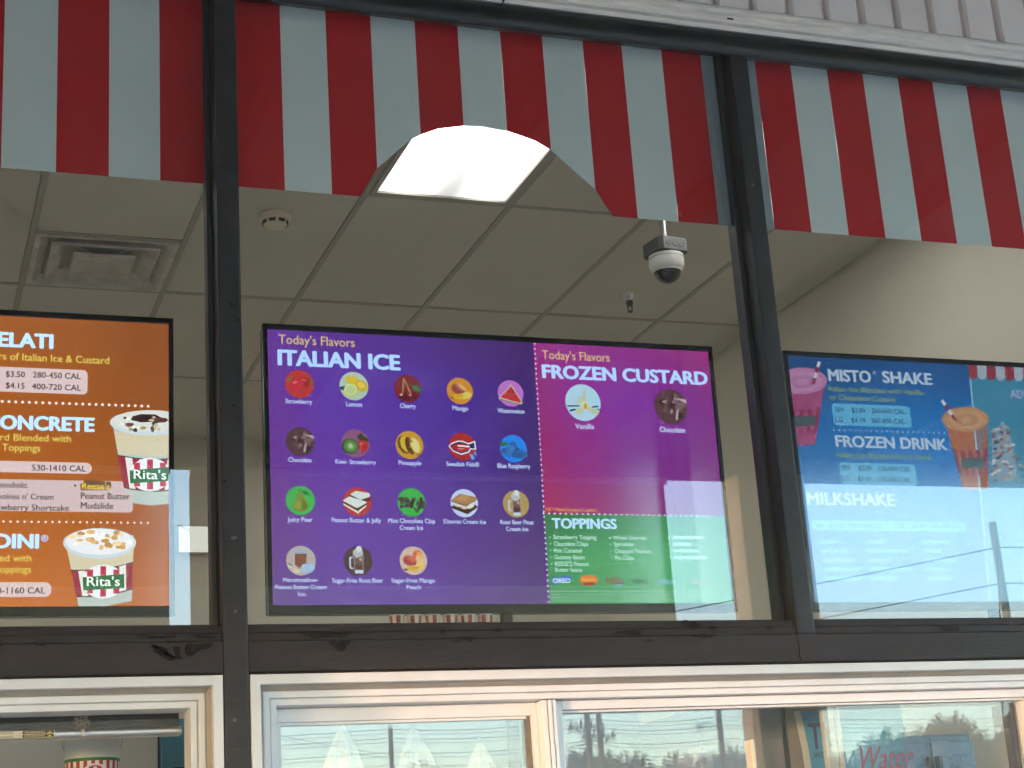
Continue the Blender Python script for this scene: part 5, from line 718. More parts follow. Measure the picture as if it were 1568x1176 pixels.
for s, (cx, label, gain) in enumerate(SCR_INFO):
    t = thing('menu_screen', label, 'screen', (cx, SYT, SZC), 'menu screens hanging behind the glass', (R(.85), 0, 0)); screens.append(t)
    hw, hh = SW/2, SH/2
    ms = screen_mat('menu display '+('orange', 'purple', 'blue')[s], gain)
    abox('housing', M_BLACKM, t, -hw+.004, hw-.004, .016, .06, -hh+.004, hh-.004, bevel=.006)
    mb = MB(); i0, i1, j0, j1 = -hw+.0135, hw-.0135, -hh+.026, hh-.0165
    mb.box(-hw, hw, -.002, .018, j1, hh); mb.box(-hw, hw, -.002, .018, -hh, j0); mb.box(-hw, i0, -.0018, .0178, j0, j1); mb.box(i1, hw, -.0018, .0178, j0, j1)
    mb.build('bezel', M_BLACK, t, bevel=.0015)
    mb = MB()
    if s == 0:
        grad_panel(mb, (i0, i1, j0, j1), [['a8581c', 'a0541c', '96501c', '84481a', '743e16'], ['a85810', 'a25410', '944c10', '8a4710', '7a4010'], ['b26214', 'ae5e14', '9e5410', '944e10', '864610'], ['b86c1e', 'b0681e', 'a8601c', 'a2581e', '964f1c']], .004)
    elif s == 1:
        DVX, DVZ = .1130, -.1262            # dividers between the three fields
        grad_panel(mb, (i0, DVX, j0, j1), [['5a2f8c', '522a88', '4a2680', '421f6c', '3c1c5e'], ['60308c', '56309a', '4a2a92', '422484', '361a64'], ['603088', '5a3296', '523090', '462880', '3a1e68'], ['643a86', '5e3a98', '583490', '4c2e80', '44286c'], ['5a3a84', '5a3a90', '583690', '50307e', '482a6e']], .004)
        grad_panel(mb, (DVX, i1, DVZ, j1), [['8c2678', '86267c', '80267a', '802474', '8a2670'], ['86206e', '822688', '742890', '702486', '742278'], ['8a1c62', '802076', '742682', '6e247c', '6e2076'], ['961e56', '8a2066', '7c226c', '70226c', '6a2066']], .004)
        grad_panel(mb, (DVX, i1, j0, DVZ), [['2a6c40', '2e7848', '327c4a', '34804c'], ['348650', '3e9258', '40965e', '3c8858'], ['34844e', '388a54', '3a8e57', '3c8858']], .004)
    else:
        grad_panel(mb, (i0, i1, j0, j1), [['0c3c70', '0a4680', '0a447c', '0a3c70'], ['0a5c9c', '0c68ae', '0a5c9e', '0c5088'], ['0a5c9c', '0c62a4', '0c62a4', '0c5c98'], ['0a5490', '0c5a98', '0c5a98', '0c548c']], .004)
    mb.build('display_panel', ms, t)
    def clipz(y): return y
    layer = [0]
    for it in SCREEN_DATA:
        if it[1] != s: continue
        kind = it[0]
        if kind == 't':
            _, _, body, u, v, w, h, c, bold = it
            mb = MB(); add_text(mb, body, u, v, w, h, lin(c), bold, .0018); mb.build('lettering', ms, t)
        elif kind == 'r':
            _, _, u, v, w, h, r, c = it
            pts = []
            for (px, pz, a0) in ((u+w-r, v+r, -90), (u+w-r, v+h-r, 0), (u+r, v+h-r, 90), (u+r, v+r, 180)):
                for k in range(5): a = R(a0+22.5*k); pts.append((px+r*math.cos(a), .0030, pz+r*math.sin(a)))
            mb = MB(); mb.poly(pts, lin(c)); mb.build('text_backing' if h > .02 else 'fine_print', ms, t)
        elif kind == 'd':
            _, _, u0, v0, u1, v1, n, r, c = it; mb = MB()
            for k in range(n):
                f = k/max(1, n-1); x, z = u0+(u1-u0)*f, v0+(v1-v0)*f
                mb.poly([(x+r*math.cos(a*math.pi/4), .0024, z+r*math.sin(a*math.pi/4)) for a in range(8)], lin(c))
            mb.build('dotted_line' if n > 1 else 'bullet', ms, t)
        elif kind == 'i':
            _, _, nm, u, v, r = it; mb = MB()
            for k, (c, pts) in enumerate(ICONS[nm]): mb.poly([(u+x*r, .0032-.00004*k, v+y*r) for x, y in pts], lin(c))
            mb.build('flavour_picture', ms, t)
        elif kind == 'p':
            mb = MB()
            for k, (c, pts) in enumerate(it[3]):
                q = [(min(max(x, i0), i1), min(max(z, j0), j1)) for x, z in pts]
                mb.poly([(x, .0030-.00001*k, z) for x, z in q], lin(c))
            mb.build('menu_picture', ms, t)
    abox('mount_post', M_BLACKM, t, -.015, .015, .062, .09, -SZC+.06, .1)

# ------------------------------------------------------------------ things on the ceiling
def lens_mat():
    mt = bpy.data.materials.new('lit prismatic lens'); mt.use_nodes = True; n = mt.node_tree.nodes; l = mt.node_tree.links; n.clear()
    o = n.new('ShaderNodeOutputMaterial'); e = n.new('ShaderNodeEmission'); a = n.new('ShaderNodeAttribute'); a.attribute_name = 'Col'
    l.new(a.outputs['Color'], e.inputs[0]); e.inputs[1].default_value = LAMP/EF; l.new(e.outputs[0], o.inputs[0]); return mt
LAMP = 7.2
M_LENS = lens_mat()
TLAB = ['lit fluorescent ceiling panel seen through the arched cut-out', 'unseen lit panel added at the far left of the front row', 'unseen lit panel added second from the left in the front row', 'unseen lit panel added above the film over the orange screen', 'unseen lit panel added above the right mullion', 'unseen lit panel added at the far left of the back row', 'unseen lit panel added second from the left in the back row', 'unseen lit panel added behind the purple screen']
for (x, y), lb in zip(TROFF, TLAB):
    t = thing('ceiling_light', lb, 'light', (x+.3068, y+.614, FZ), 'lit panels in the ceiling')
    w, d = .2925, .6
    fr = MB(); fr.box(-w, -w+.022, -d, d, -.004, .018); fr.box(w-.022, w, -d, d, -.004, .018); fr.box(-w+.022, w-.022, -d, -d+.022, -.0038, .0178); fr.box(-w+.022, w-.022, d-.022, d, -.0038, .0178)
    fr.build('frame', M_TEE, t, bevel=.002)
    mb = MB(); nx = 28; x0, x1 = -w+.0225, w-.0225
    b = len(mb.v)
    for j in range(9):
        for i in range(nx+1):
            xx = x0+(x1-x0)*i/nx; f = .15+.85*math.exp(-((xx+.16)/.09)**2)+.9*math.exp(-((xx-.175)/.075)**2)
            q = min(j, 8-j)/1.5; f *= min(1, .62+.3*q)
            mb.v.append((xx, -d+.0225+(2*d-.045)*j/8, .006)); mb.c.append((f, f*.995, f*.96, 1))
    for j in range(8):
        for i in range(nx): k = b+j*(nx+1)+i; mb.f.append((k, k+nx+1, k+nx+2, k+1))
    mb.build('lens', M_LENS, t)
    abox('lamp_housing', M_WPLAST, t, -w, w, -d, d, .02, .1)

# air diffuser, 2 x 2 ft, louvred
t = thing('air_vent', 'dusty white stepped air vent in the ceiling above the orange screen', 'vent', (.7862, 2.7625, FZ))
M_VENT = mat('dusty vent enamel', (.64, .60, .54), .55, .22, 9, .2, 60, second=(.40, .35, .31), thresh=.62)
def ring(mb, a0, b0, z0, a1, b1, z1):
    A = [(-a0, -b0, z0), (a0, -b0, z0), (a0, b0, z0), (-a0, b0, z0)]; B = [(-a1, -b1, z1), (a1, -b1, z1), (a1, b1, z1), (-a1, b1, z1)]
    for k in range(4): j = (k+1) % 4; mb.poly([A[k], B[k], B[j], A[j]])
mb = MB(); ring(mb, .293, .293, -.001, .27, .27, -.003); ring(mb, .27, .27, -.003, .215, .215, .045); mb.build('outer_frame', M_VENT, t)
mb = MB(); ring(mb, .222, .222, -.004, .212, .212, -.010); ring(mb, .212, .212, -.010, .14, .14, .05); ring(mb, .222, .222, -.004, .19, .19, .03); mb.build('middle_cone', M_VENT, t)
mb = MB(); ring(mb, .128, .128, -.004, .125, .125, -.016)
P4 = [(-.125, -.125, -.016), (.125, -.125, -.016), (.125, .125, -.016), (-.125, .125, -.016)]
for k in range(4): mb.poly([P4[k], P4[(k+1) % 4], (0, 0, .006)])
mb.build('centre_plate', M_VENT, t)
abox('duct_throat', M_BLACKM, t, -.29, .29, -.29, .29, .055, .09)
for a in (R(45), R(135)):
    mb = MB(); c, s_ = math.cos(a), math.sin(a); mb.tube([(-.2*c, -.2*s_, .03), (.2*c, .2*s_, .03)], .006, 6); mb.build('strut', M_VENT, t)

# smoke detector
t = thing('smoke_detector', 'round cream smoke detector on the ceiling beside the left mullion', 'smoke detector', (1.403, 2.123, FZ))
mb = MB(); mb.lathe([(.066, .003), (.068, -.006), (.066, -.016), (.056, -.022)]); mb.build('base', M_CREAM, t, smooth=True)
mb = MB(); mb.lathe([(.052, -.022), (.05, -.034), (.038, -.046), (.02, -.05)]); mb.build('sensor_cover', M_CREAM, t, smooth=True)
for k in range(8):
    a = k*math.pi/4+.35; mb = MB(); mb.box(-.013, .013, -.003, .003, -.006, .006); o = mb.build('vent_slot', M_BLACKM, t); o.location = (.0495*math.cos(a), .0495*math.sin(a), -.030); o.rotation_euler = (0, 0, a+math.pi/2)

# security camera on a junction box
t = thing('security_camera', 'white dome security camera under a grey metal junction box', 'camera', (2.941, 1.715, FZ), rot=(0, 0, R(9)))
mb = MB(); mb.tube([(0, 0, .0), (0, 0, -.17)], .0125, 14); mb.build('conduit', M_STEEL, t, smooth=True)
mb = MB(); q = .072; c_ = .016
mb.extrude_z([(-q+c_, -q), (q-c_, -q), (q, -q+c_), (q, q-c_), (q-c_, q), (-q+c_, q), (-q, q-c_), (-q, -q+c_)], -.222, -.166)
jb = mb.build('junction_box', M_DARKSTEEL, t, bevel=.003)
for sgn, ax in ((-1, 'x'), (-1, 'y'), (1, 'x')):
    for off in (-.032, .0, .032):
        mb = MB(); mb.lathe([(.0125, 0), (.0125, .0012), (.0105, .002), (.010, .0008)], seg=16); o = mb.build('knockout', M_DARKSTEEL, jb)
        if ax == 'x': o.location = (sgn*q, off, -.195); o.rotation_euler = (0, R(90*sgn), 0)
        else: o.location = (off, sgn*q, -.195); o.rotation_euler = (R(90), 0, 0)
mb = MB(); mb.lathe([(.060, -.222), (.072, -.226), (.0735, -.238), (.0725, -.268), (.066, -.284), (.056, -.294), (.05, -.296)], seg=36); mb.build('camera_body', M_WPLAST, t, smooth=True)
mb = MB(); mb.lathe([(.0742, -.240), (.0742, -.2415)], seg=36); mb.build('seam', M_BLACKM, t)
mb = MB(); mb.lathe([(.057*math.cos(a), -.288-.055*math.sin(a)) for a in [k*math.pi/2/9 for k in range(9)]]+[(.003, -.343)], seg=32); mb.build('dome', M_DOME, t, smooth=True)
mb = MB(); mb.lathe([(.058, -.289), (.0595, -.294), (.0575, -.297)], seg=36); mb.build('trim_ring', M_WPLAST, t, smooth=True)

# sprinkler head
t = thing('sprinkler_head', 'chrome fire sprinkler head on the ceiling beside the camera', 'sprinkler', (3.241, 2.741, FZ))
mb = MB(); mb.lathe([(.040, .001), (.039, -.004), (.028, -.02), (.022, -.03)], seg=24); mb.build('escutcheon', M_CHROME, t, smooth=True)
mb = MB(); mb.lathe([(.017, -.02), (.017, -.046), (.011, -.05), (.009, -.056)], seg=8); mb.build('body', M_DARKSTEEL, t)
for sg in (-1, 1):
    mb = MB(); mb.tube([(sg*.012, 0, -.05), (sg*.011, 0, -.072), (0, 0, -.082)], .003, 6); mb.build('frame_arm', M_DARKSTEEL, t)
mb = MB(); mb.lathe([(.014, -.083), (.0145, -.085)], seg=14); mb.build('deflector', M_DARKSTEEL, t)

# small glowing panel in place of a light's reflection on the back wall
t = thing('reflected_glow', 'small glowing panel standing in for a reflected light beside the orange screen', 'light', (1.66, 5.46, 3.72))
mb = MB(); mb.poly([(-.125, -.031, -.075), (.125, -.031, -.075), (.125, -.031, .075), (-.125, -.031, .075)], (.105, .105, .092, 1)); mb.build('lens', M_LENS, t)
abox('case', M_WPLAST, t, -.132, .132, -.03, .008, -.082, .082, bevel=.006)

# ------------------------------------------------------------------ serving windows
def mitre(mb, x0, x1, z0, z1, prof):
    """profile of (inset, y) swept round a rectangle with mitred corners"""
    L = [[(x0+i, y, z0+i), (x1-i, y, z0+i), (x1-i, y, z1-i), (x0+i, y, z1-i)] for i, y in prof]
    for A, B in zip(L, L[1:]):
        for k in range(4): j = (k+1) % 4; mb.poly([A[k], A[j], B[j], B[k]])
def mitre_parts(names, x0, x1, z0, z1, prof, material, parent, org):
    """four separate mitred members: sill, right jamb, head, left jamb"""
    L = [[(x0+i, y, z0+i), (x1-i, y, z0+i), (x1-i, y, z1-i), (x0+i, y, z1-i)] for i, y in prof]
    for k in range(4):
        j = (k+1) % 4; mb = MB()
        for A, B in zip(L, L[1:]):
            mb.poly([tuple(p-q for p, q in zip(v, org)) for v in (A[k], A[j], B[j], B[k])])
        mb.build(names[k], material, parent)
PROF = [(0, .03), (0.0, .003), (.002, 0), (.0235, 0), (.025, .0015), (.0265, .046), (.0275, .047), (.0360, .047), (.0375, .040), (.039, .0385), (.0535, .0385), (.0548, .040), (.0552, .050), (.0566, .050), (.057, .0445), (.0585, .0432), (.0715, .0432), (.073, .0447), (.0745, .13)]
NAMES = ['frame_sill', 'frame_jamb', 'frame_head', 'frame_jamb']
WZ0, WZ1 = 1.18, 2.1795
w1 = thing('serving_window', 'open white serving window below the orange screen', 'window', (.1, .02, WZ0), 'white serving windows under the dark rail')
mitre_parts(NAMES, -.858, .7675, WZ0, WZ1, PROF, M_WHITE, w1, (.1, .02, WZ0))
GROOVE = [(.0262, .0200), (.0270, .0210), (.0368, .0385)]
M_GROOVE = mat('grey groove shade', (.33, .30, .265), .7, .12, 14, .2, 60)  # grey colour stands in for the shade inside the frame groove
mitre_parts(['groove_shade']*4, -.858, .7675, WZ0, WZ1, GROOVE, M_GROOVE, w1, (.1, .02, WZ0))
w2 = thing('serving_window', 'long white sliding serving window below the purple screen', 'window', (2.0, .02, WZ0), 'white serving windows under the dark rail')
W2X0, W2X1 = .834, 3.26
mitre_parts(NAMES, W2X0, W2X1, WZ0, WZ1, PROF, M_WHITE, w2, (2.0, .02, WZ0))
mitre_parts(['groove_shade']*4, W2X0, W2X1, WZ0, WZ1, GROOVE, M_GROOVE, w2, (2.0, .02, WZ0))
def wb(name, material, *a, bevel=.002): return abox(name, material, w2, a[0]-2, a[1]-2, a[2]-.02, a[3]-.02, a[4]-WZ0, a[5]-WZ0, bevel=bevel)
# left sliding sash
sash = wb('sash_top_rail', M_WHITE, .909, 1.612, .092, .125, 2.070, 2.1045)
wb('sash_bead', M_WHITE, .922, 1.585, .099, .124, 2.0625, 2.0698)
wb('sash_stile', M_WHITE, .909, .9275, .092, .1245, 1.26, 2.0698)
wb('sash_stile', M_WHITE, 1.596, 1.6115, .085, .1245, 1.26, 2.0698)
wb('glazing_gasket', M_GASKET, 1.582, 1.5955, .1, .12, 1.26, 2.0695, bevel=0)
# meeting post, ribbed
for x0, x1, y0 in ((1.6125, 1.6265, .047), (1.6285, 1.6385, .043), (1.6405, 1.6515, .046)):
    wb('meeting_post', M_WHITE, x0, x1, y0, .13, 1.26, 2.1045, bevel=.0025)
# fixed frame on the right
FG0 = 1.680
wb('fixed_stile', M_WHITE, 1.657, FG0-.0015, .075, .13, 1.26, 2.1045)
wb('fixed_top_rail', M_WHITE, FG0-.001, 3.18, .075, .13, 2.0805, 2.1045)
wb('fixed_bead', M_WHITE, FG0+.003, 3.176, .09, .12, 2.0735, 2.080)
wb('end_stile', M_WHITE, 3.145, 3.185, .05, .13, 1.26, 2.0732)
def pane(parent, x0, x1, y, z0, z1, material, tilt=0.0, name='glass_pane'):
    mb = MB(); mb.poly([(x0-2, y-.02+tilt*(z0-z1), z0-WZ0), (x1-2, y-.02+tilt*(z0-z1), z0-WZ0), (x1-2, y-.02, z1-WZ0), (x0-2, y-.02, z1-WZ0)]); return mb.build(name, material, parent)
pane(w2, .9278, 1.5955, .106, 1.26, 2.0624, G_LOW)
pane(w2, .9278, 1.5955, .116, 1.26, 2.0624, G_LOW2, .0012)
pane(w2, FG0, 3.145, .106, 1.26, 2.0734, G_LOW)
pane(w2, FG0, 2.262, .118, 1.26, 2.0734, G_LOW2, .0012)
# inner sash slid to the right
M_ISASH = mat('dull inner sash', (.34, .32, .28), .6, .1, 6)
wb('inner_sash_stile', M_ISASH, 2.512, 2.545, .16, .185, 1.26, 2.0734)
wb('inner_sash_stile', M_ISASH, 2.549, 2.562, .155, .185, 1.26, 2.0734)
pane(w2, 2.49, 3.145, .150, 1.26, 2.0734, G_LOW2, .0015)
wb('inner_latch', M_HEM, 2.25, 2.262, .12, .16, 1.26, 1.99, bevel=.004)

# things seen inside the open serving window
t = thing('air_curtain', 'grey air curtain with aluminium rail across the open serving window', 'air curtain', (.1, .2, 2.05))
def tb(name, material, *a, bevel=.002): return abox(name, material, t, a[0]-.1, a[1]-.1, a[2]-.2, a[3]-.2, a[4]-2.05, a[5]-2.05, bevel=bevel)
tb('case', mat('dark grey louvre', (.035, .037, .042), .55, .2, 20), -.78, .69, .19, .33, 2.0905, 2.2)
for k in range(4): tb('louvre', mat('grey louvre blade', (.12, .13, .145), .45, .2, 20, metal=.3), -.78, .69, .181-.001*k, .2, 2.0795+.0047*k, 2.0835+.0047*k, bevel=.001)
mb = MB(); mb.tube([(-.88, -.03, .017), (.592, -.03, .017)], .0115, 14); mb.build('front_rail', M_ALU, t, smooth=True)
tb('rail_back', M_ALU, -.78, .69, .175, .2, 2.056, 2.0785)
stk = MB(); stk.poly([(x-.1, .1575-.2, z-2.05) for x, z in ((-.3, 2.0585), (.385, 2.0585), (.385, 2.0755), (-.3, 2.0755))], lin('c8c0a8'))
for k in range(2):
    z0 = 2.0595+.0085*k
    stk.poly([(x-.1, .157-.2, z-2.05) for x, z in ((.31, z0), (.383, z0), (.383, z0+.007), (.31, z0+.007))], lin('2c2818'))
    stk.poly([(x-.1, .1566-.2, z-2.05) for x, z in ((.366, z0+.001), (.380, z0+.001), (.373, z0+.0065))], lin('c8aa30'))
    for r_ in range(2): stk.poly([(x-.1, .157-.2, z-2.05) for x, z in ((.05, z0+.001+.003*r_), (.288, z0+.001+.003*r_), (.288, z0+.0022+.003*r_), (.05, z0+.0022+.003*r_))], lin('6a6454'))
add_text(stk, 'WARNING', .314-.1, 2.0694-2.05, .048, .0045, lin('e0cf90'), .01, .1564-.2)
add_text(stk, 'WARNING', .314-.1, 2.0609-2.05, .048, .0045, lin('e0cf90'), .01, .1564-.2)
stk.build('warning_sticker', print_mat('printed paper'), t)
mb = MB(); g = random.Random(2)
for _ in range(160):
    a = g.uniform(0, 6.28); q = g.random()**.6
    p = Vector((.35+.02*q*math.cos(a), -.032+g.uniform(-.006, .004), .045+.024*q*math.sin(a))); d = Vector((g.uniform(-1, 1), g.uniform(-.6, .2), g.uniform(-1, 1)))*.006
    mb.tube([p, p+d], .0008, 3)
mb.build('lint_clump', mat('grey lint', (.38, .35, .30), 1, .2, 80), t)
mb = MB(); mb.tube([(.353, -.038, .022), (.353, -.05, .012)], .006, 10); mb.build('knob', M_WPLAST, t)

t = thing('striped_bucket', 'white bucket with red stripes and green band hanging in the serving window', 'bucket', (.512, .5, 1.822))
mb = MB(); mb.lathe([(.0735, .27), (.0735, .245), (.0705, .24), (.0705, .212)], seg=36); mb.build('lid', mat('frosted plastic', (.55, .58, .52), .5, .05, 5), t, smooth=True)
mb = MB(); mb.lathe([(.0712, .2118), (.0712, .2035)], seg=36); mb.build('green_band', mat('green print', (.02, .16, .05), .5, .05, 5), t, smooth=True)
mb = MB(); n_ = 22
for k in range(n_*2):
    a0, a1 = 2*math.pi*k/(n_*2), 2*math.pi*(k+1)/(n_*2); c = lin('a02834') if k % 2 == 0 else lin('d8d2c8')
    mb.poly([(.0705*math.cos(a), .0705*math.sin(a), .2034) for a in (a0, a1)]+[(.064*math.cos(a), .064*math.sin(a), .01) for a in (a1, a0)], c)
mb.build('striped_side', print_mat('printed paper'), t)
mb = MB(); mb.poly([(.037*math.cos(2*math.pi*k/24), -.0735-.0, .162+.034*math.sin(2*math.pi*k/24)) for k in range(24)], lin('d0ccd4')); mb.poly([(.0325*math.cos(2*math.pi*k/24), -.0738, .162+.0295*math.sin(2*math.pi*k/24)) for k in range(24)], lin('a02834'))
for q in (-.02, 0, .02): mb.poly([(q-.004, -.0741, .136), (q+.004, -.0741, .136), (q+.004, -.0741, .188), (q-.004, -.0741, .188)], lin('d0ccd4'))
mb.poly([(-.034, -.0746, .150), (.034, -.0746, .150), (.034, -.0746, .174), (-.034, -.0746, .174)], lin('1c4a28'))
add_text(mb, "Rita's", -.027, .155, .054, .014, lin('dfe8e0'), .02, -.0752)
mb.build('badge', print_mat('printed paper'), t)
mb = MB(); mb.tube([(.078*math.cos(a), 0, .262-.10*abs(math.sin(a))*0+.0+.05*math.sin(a)*0-(.06 if 0 < k < 12 else 0)*math.sin(math.pi*k/12)) for k, a in enumerate([math.pi*k/12 for k in range(13)])], .0013, 6)
mb.build('wire_handle', M_STEEL, t)
# shelf carrying the bucket and cup, and the partition behind
t = thing('counter_shelf', 'tan inner shelf below the open serving window', 'shelf', (.1, .6, 1.8))
abox('board', M_WALL, t, -.95, .72, -.3, .5, .03, .058)
abox('bracket', M_STEEL, t, -.9, -.86, -.25, .45, -.8+.0, .029); abox('bracket', M_STEEL, t, .6, .64, -.25, .45, -.8, .029)
t = thing('paper_cup', 'white paper cup beside the striped bucket at the frame edge', 'cup', (.285, .45, 1.859))
mb = MB(); mb.lathe([(.042, .15), (.044, .147), (.043, .142), (.041, .140), (.033, 0)], seg=28); mb.build('body', M_WPLAST, t, smooth=True)
mb = MB(); mb.lathe([(.0445, .1505), (.0450, .1475), (.0445, .1445)], seg=28); mb.build('rim', M_WPLAST, t, smooth=True)
t = thing('partition', 'tan interior partition seen through the open serving window', 'wall panel', (0, 1.3, 0))
abox('panel', M_WALL, t, -1.4, .80, 0, .05, .03, 2.35); abox('edge_trim', M_BLACKM, t, .8, .806, -.004, .054, .03, 2.352)
t = thing('blue_cabinet', 'light blue cabinet behind the tan partition', 'cabinet', (1.02, 1.5, 0))
M_BLUE = mat('blue laminate', (.10, .34, .46), .5, .06, 3)
abox('carcass', M_BLUE, t, -.19, .4, 0, .5, .03, 2.25, bevel=.004); abox('door', M_BLUE, t, -.18, .39, -.02, -.002, .1, 2.2, bevel=.004); abox('handle', M_BLACKM, t, -.15, -.11, -.06, -.02, 1.98, 2.09, bevel=.006)

# things behind the right half of the long serving window
PM = print_mat('printed poster', .45)
t = thing('curved_poster', 'blue poster with cream curved border and dark lettering behind the serving window', 'poster', (2.62, .36, 1.5))
mb = MB()
Lc = [(2.495+.018*math.sin(math.pi*k/10), 1.5+.6*k/10) for k in range(11)]
mb.poly([(2.503-2.62, .004, 0), (2.9-2.62, .004, 0), (2.9-2.62, .004, .6), (2.503-2.62, .004, .6)], lin('6e5a42'))
arc = [(2.553+.016*math.sin(math.pi*(k-2)/7), 1.6+.49*k/9) for k in range(10)]
mb.poly([(x-.022-2.62, .002, z-1.5) for x, z in arc]+[(.28, .002, .59), (.28, .002, .1)], lin('b0a894'))
mb.poly([(x-2.62, 0, z-1.5) for x, z in arc]+[(.28, 0, .586), (.28, 0, .1)], lin('2c7894'))
add_text(mb, 'TI', 2.570-2.62, 1.978-1.5, .060, .074, lin('381840'), .045, -.002)
add_text(mb, 'WITH', 2.580-2.62, 1.950-1.5, .056, .018, lin('22303a'), .02, -.002)
mb.build('print', PM, t); abox('backing', M_BLACKM, t, -.117, .28, .006, .012, 0, .6)
t = thing('grey_cabinet', 'plain grey steel cabinet side behind the serving window', 'cabinet', (2.39, .52, 0))
abox('side_panel', mat('grey enamel', (.27, .29, .34), .45, .06, 2), t, -.10, .185, 0, .5, .03, 2.125, bevel=.006); abox('door_edge', M_BLACKM, t, .1855, .195, -.004, .5, .03, 2.125)
t = thing('display_cooler', 'blue double door cooler with chalk scribbles behind the serving window', 'cooler', (3.06, .5, 0))
MBL = mat('blue cooler enamel', (.075, .17, .30), .4, .08, 4)
abox('carcass', MBL, t, -.16, .17, 0, .5, .03, 2.02, bevel=.01)
for x0, x1, s_ in ((-.155, .004, 'Sweet'), (.009, .165, 'Treats')):
    d = abox('door', MBL, t, x0, x1, -.02, -.002, .3, 1.995, bevel=.004)
    mb = MB(); gs = random.Random(len(s_))
    for row in range(3):
        pts = [(x0+.03+.1*q/11, -.0215, 1.95-.03*row+gs.uniform(-.011, .011)) for q in range(12)]
        mb.tube(pts, .0009, 4, lin('7c98a8'))
    mb.build('chalk_scribble', PM, d)
    abox('handle', M_BLACKM, d, (x1-.02) if x0 < -.1 else x0+.008, (x1-.008) if x0 < -.1 else x0+.02, -.04, -.021, 1.7, 1.95)
t = thing('painted_word', 'red brush lettering on the inside of the serving window glass', 'lettering', (2.69, .1045, 1.895))
mb = MB(); add_text(mb, 'Water', -.125, 0, .18, .062, lin('6c3848'), .002, 0, shear=.3); mb.build('lettering', PM, t)

# ------------------------------------------------------------------ behind the viewer: what the glass mirrors
# small white parasols standing folded inside the sliding window
def parasol(x, y, ztop, label, wobble):
    t = thing('closed_parasol', label, 'parasol', (x, y, 1.5), 'folded white parasols behind the sliding window')
    g = random.Random(wobble); mb = MB(); seg = 40; rings = []; S = .5; zt = ztop-1.5
    prof = [(.010, 0), (.035, -.05), (.075, -.14), (.105, -.26), (.13, -.40), (.118, -.52), (.13, -.58), (.17, -.8), (.185, -.96)]
    off = [g.uniform(-.012, .012) for _ in prof]; ph = g.uniform(0, 6)
    for i, (r, dz) in enumerate(prof):
        b = len(mb.v); rings.append(b)
        for k in range(seg):
            a = 2*math.pi*k/seg; rr = S*r*(1+.2*math.sin(7*a+ph+dz*3)*min(1, i/3)+.07*math.sin(3*a+i*.8)); mb.v.append((rr*math.cos(a)+off[i]*i/6, rr*math.sin(a), zt+dz*S)); mb.c.append(None)
    for r0, r1 in zip(rings, rings[1:]):
        for k in range(seg): j = (k+1) % seg; mb.f.append((r0+k, r1+k, r1+j, r0+j))
    mb.build('folded_canopy', M_CANVAS, t)
    mb = MB(); mb.tube([(0, 0, .01), (0, 0, zt+.012)], .008, 10); mb.build('pole', M_STEEL, t)
    mb = MB(); mb.lathe([(.03, .03), (.035, .02), (.09, .015), (.1, .001)], seg=24); mb.build('base', M_BLACKM, t)
parasol(1.201, .55, 2.112, 'leftmost folded white parasol behind the sliding window', 1)
parasol(1.408, .55, 2.098, 'middle folded white parasol behind the sliding window', 5)
parasol(1.607, .55, 2.052, 'rightmost and lowest folded white parasol behind the sliding window', 9)
t = thing('white_counter', 'pale counter under the folded parasols', 'counter', (1.6, .62, 0))
abox('counter_top', M_WPLAST, t, -.75, .6, -.2, .25, 1.46, 1.5, bevel=.006); abox('counter_body', M_WPLAST, t, -.73, .56, -.15, .22, .03, 1.459)
t = thing('pale_backdrop', 'pale backdrop added behind the folded parasols to brighten the glass', 'wall panel', (1.6, .95, 0))  # added pale surface lifting the brightness seen through the lower glass
abox('panel', mat('pale laminate', (.46, .48, .48), .5, .04, 2), t, -.72, .70, 0, .04, .03, 2.24, bevel=.004); abox('cap_rail', M_ALU, t, -.725, .705, -.004, .044, 2.2405, 2.25, bevel=.003)
# little paper tubs on the inner ledge under the purple screen
for k, (x, lb) in enumerate(((1.262, 'leftmost'), (1.312, 'second'), (1.362, 'third'), (1.412, 'fourth'), (1.462, 'fifth'), (1.512, 'rightmost'))):
    t = thing('paper_tub', lb+' small striped paper tub on the ledge under the purple screen', 'tub', (x, .165, 2.3138), 'paper tubs on the inner ledge')
    mb = MB(); n_ = 10
    for q in range(n_*2):
        a0, a1 = math.pi*q/n_, math.pi*(q+1)/n_; c = lin('8c2430') if (q//2+k) % 2 else lin('cfc8bc')
        mb.poly([(.016*math.cos(a), .016*math.sin(a), .0) for a in (a0, a1)]+[(.02*math.cos(a), .02*math.sin(a), .034) for a in (a1, a0)], c)
    mb.build('side', print_mat('printed paper'), t)
    mb = MB(); mb.lathe([(.0212, .0362), (.0216, .0352), (.0205, .0342)], seg=20); mb.build('rim', M_WPLAST, t)

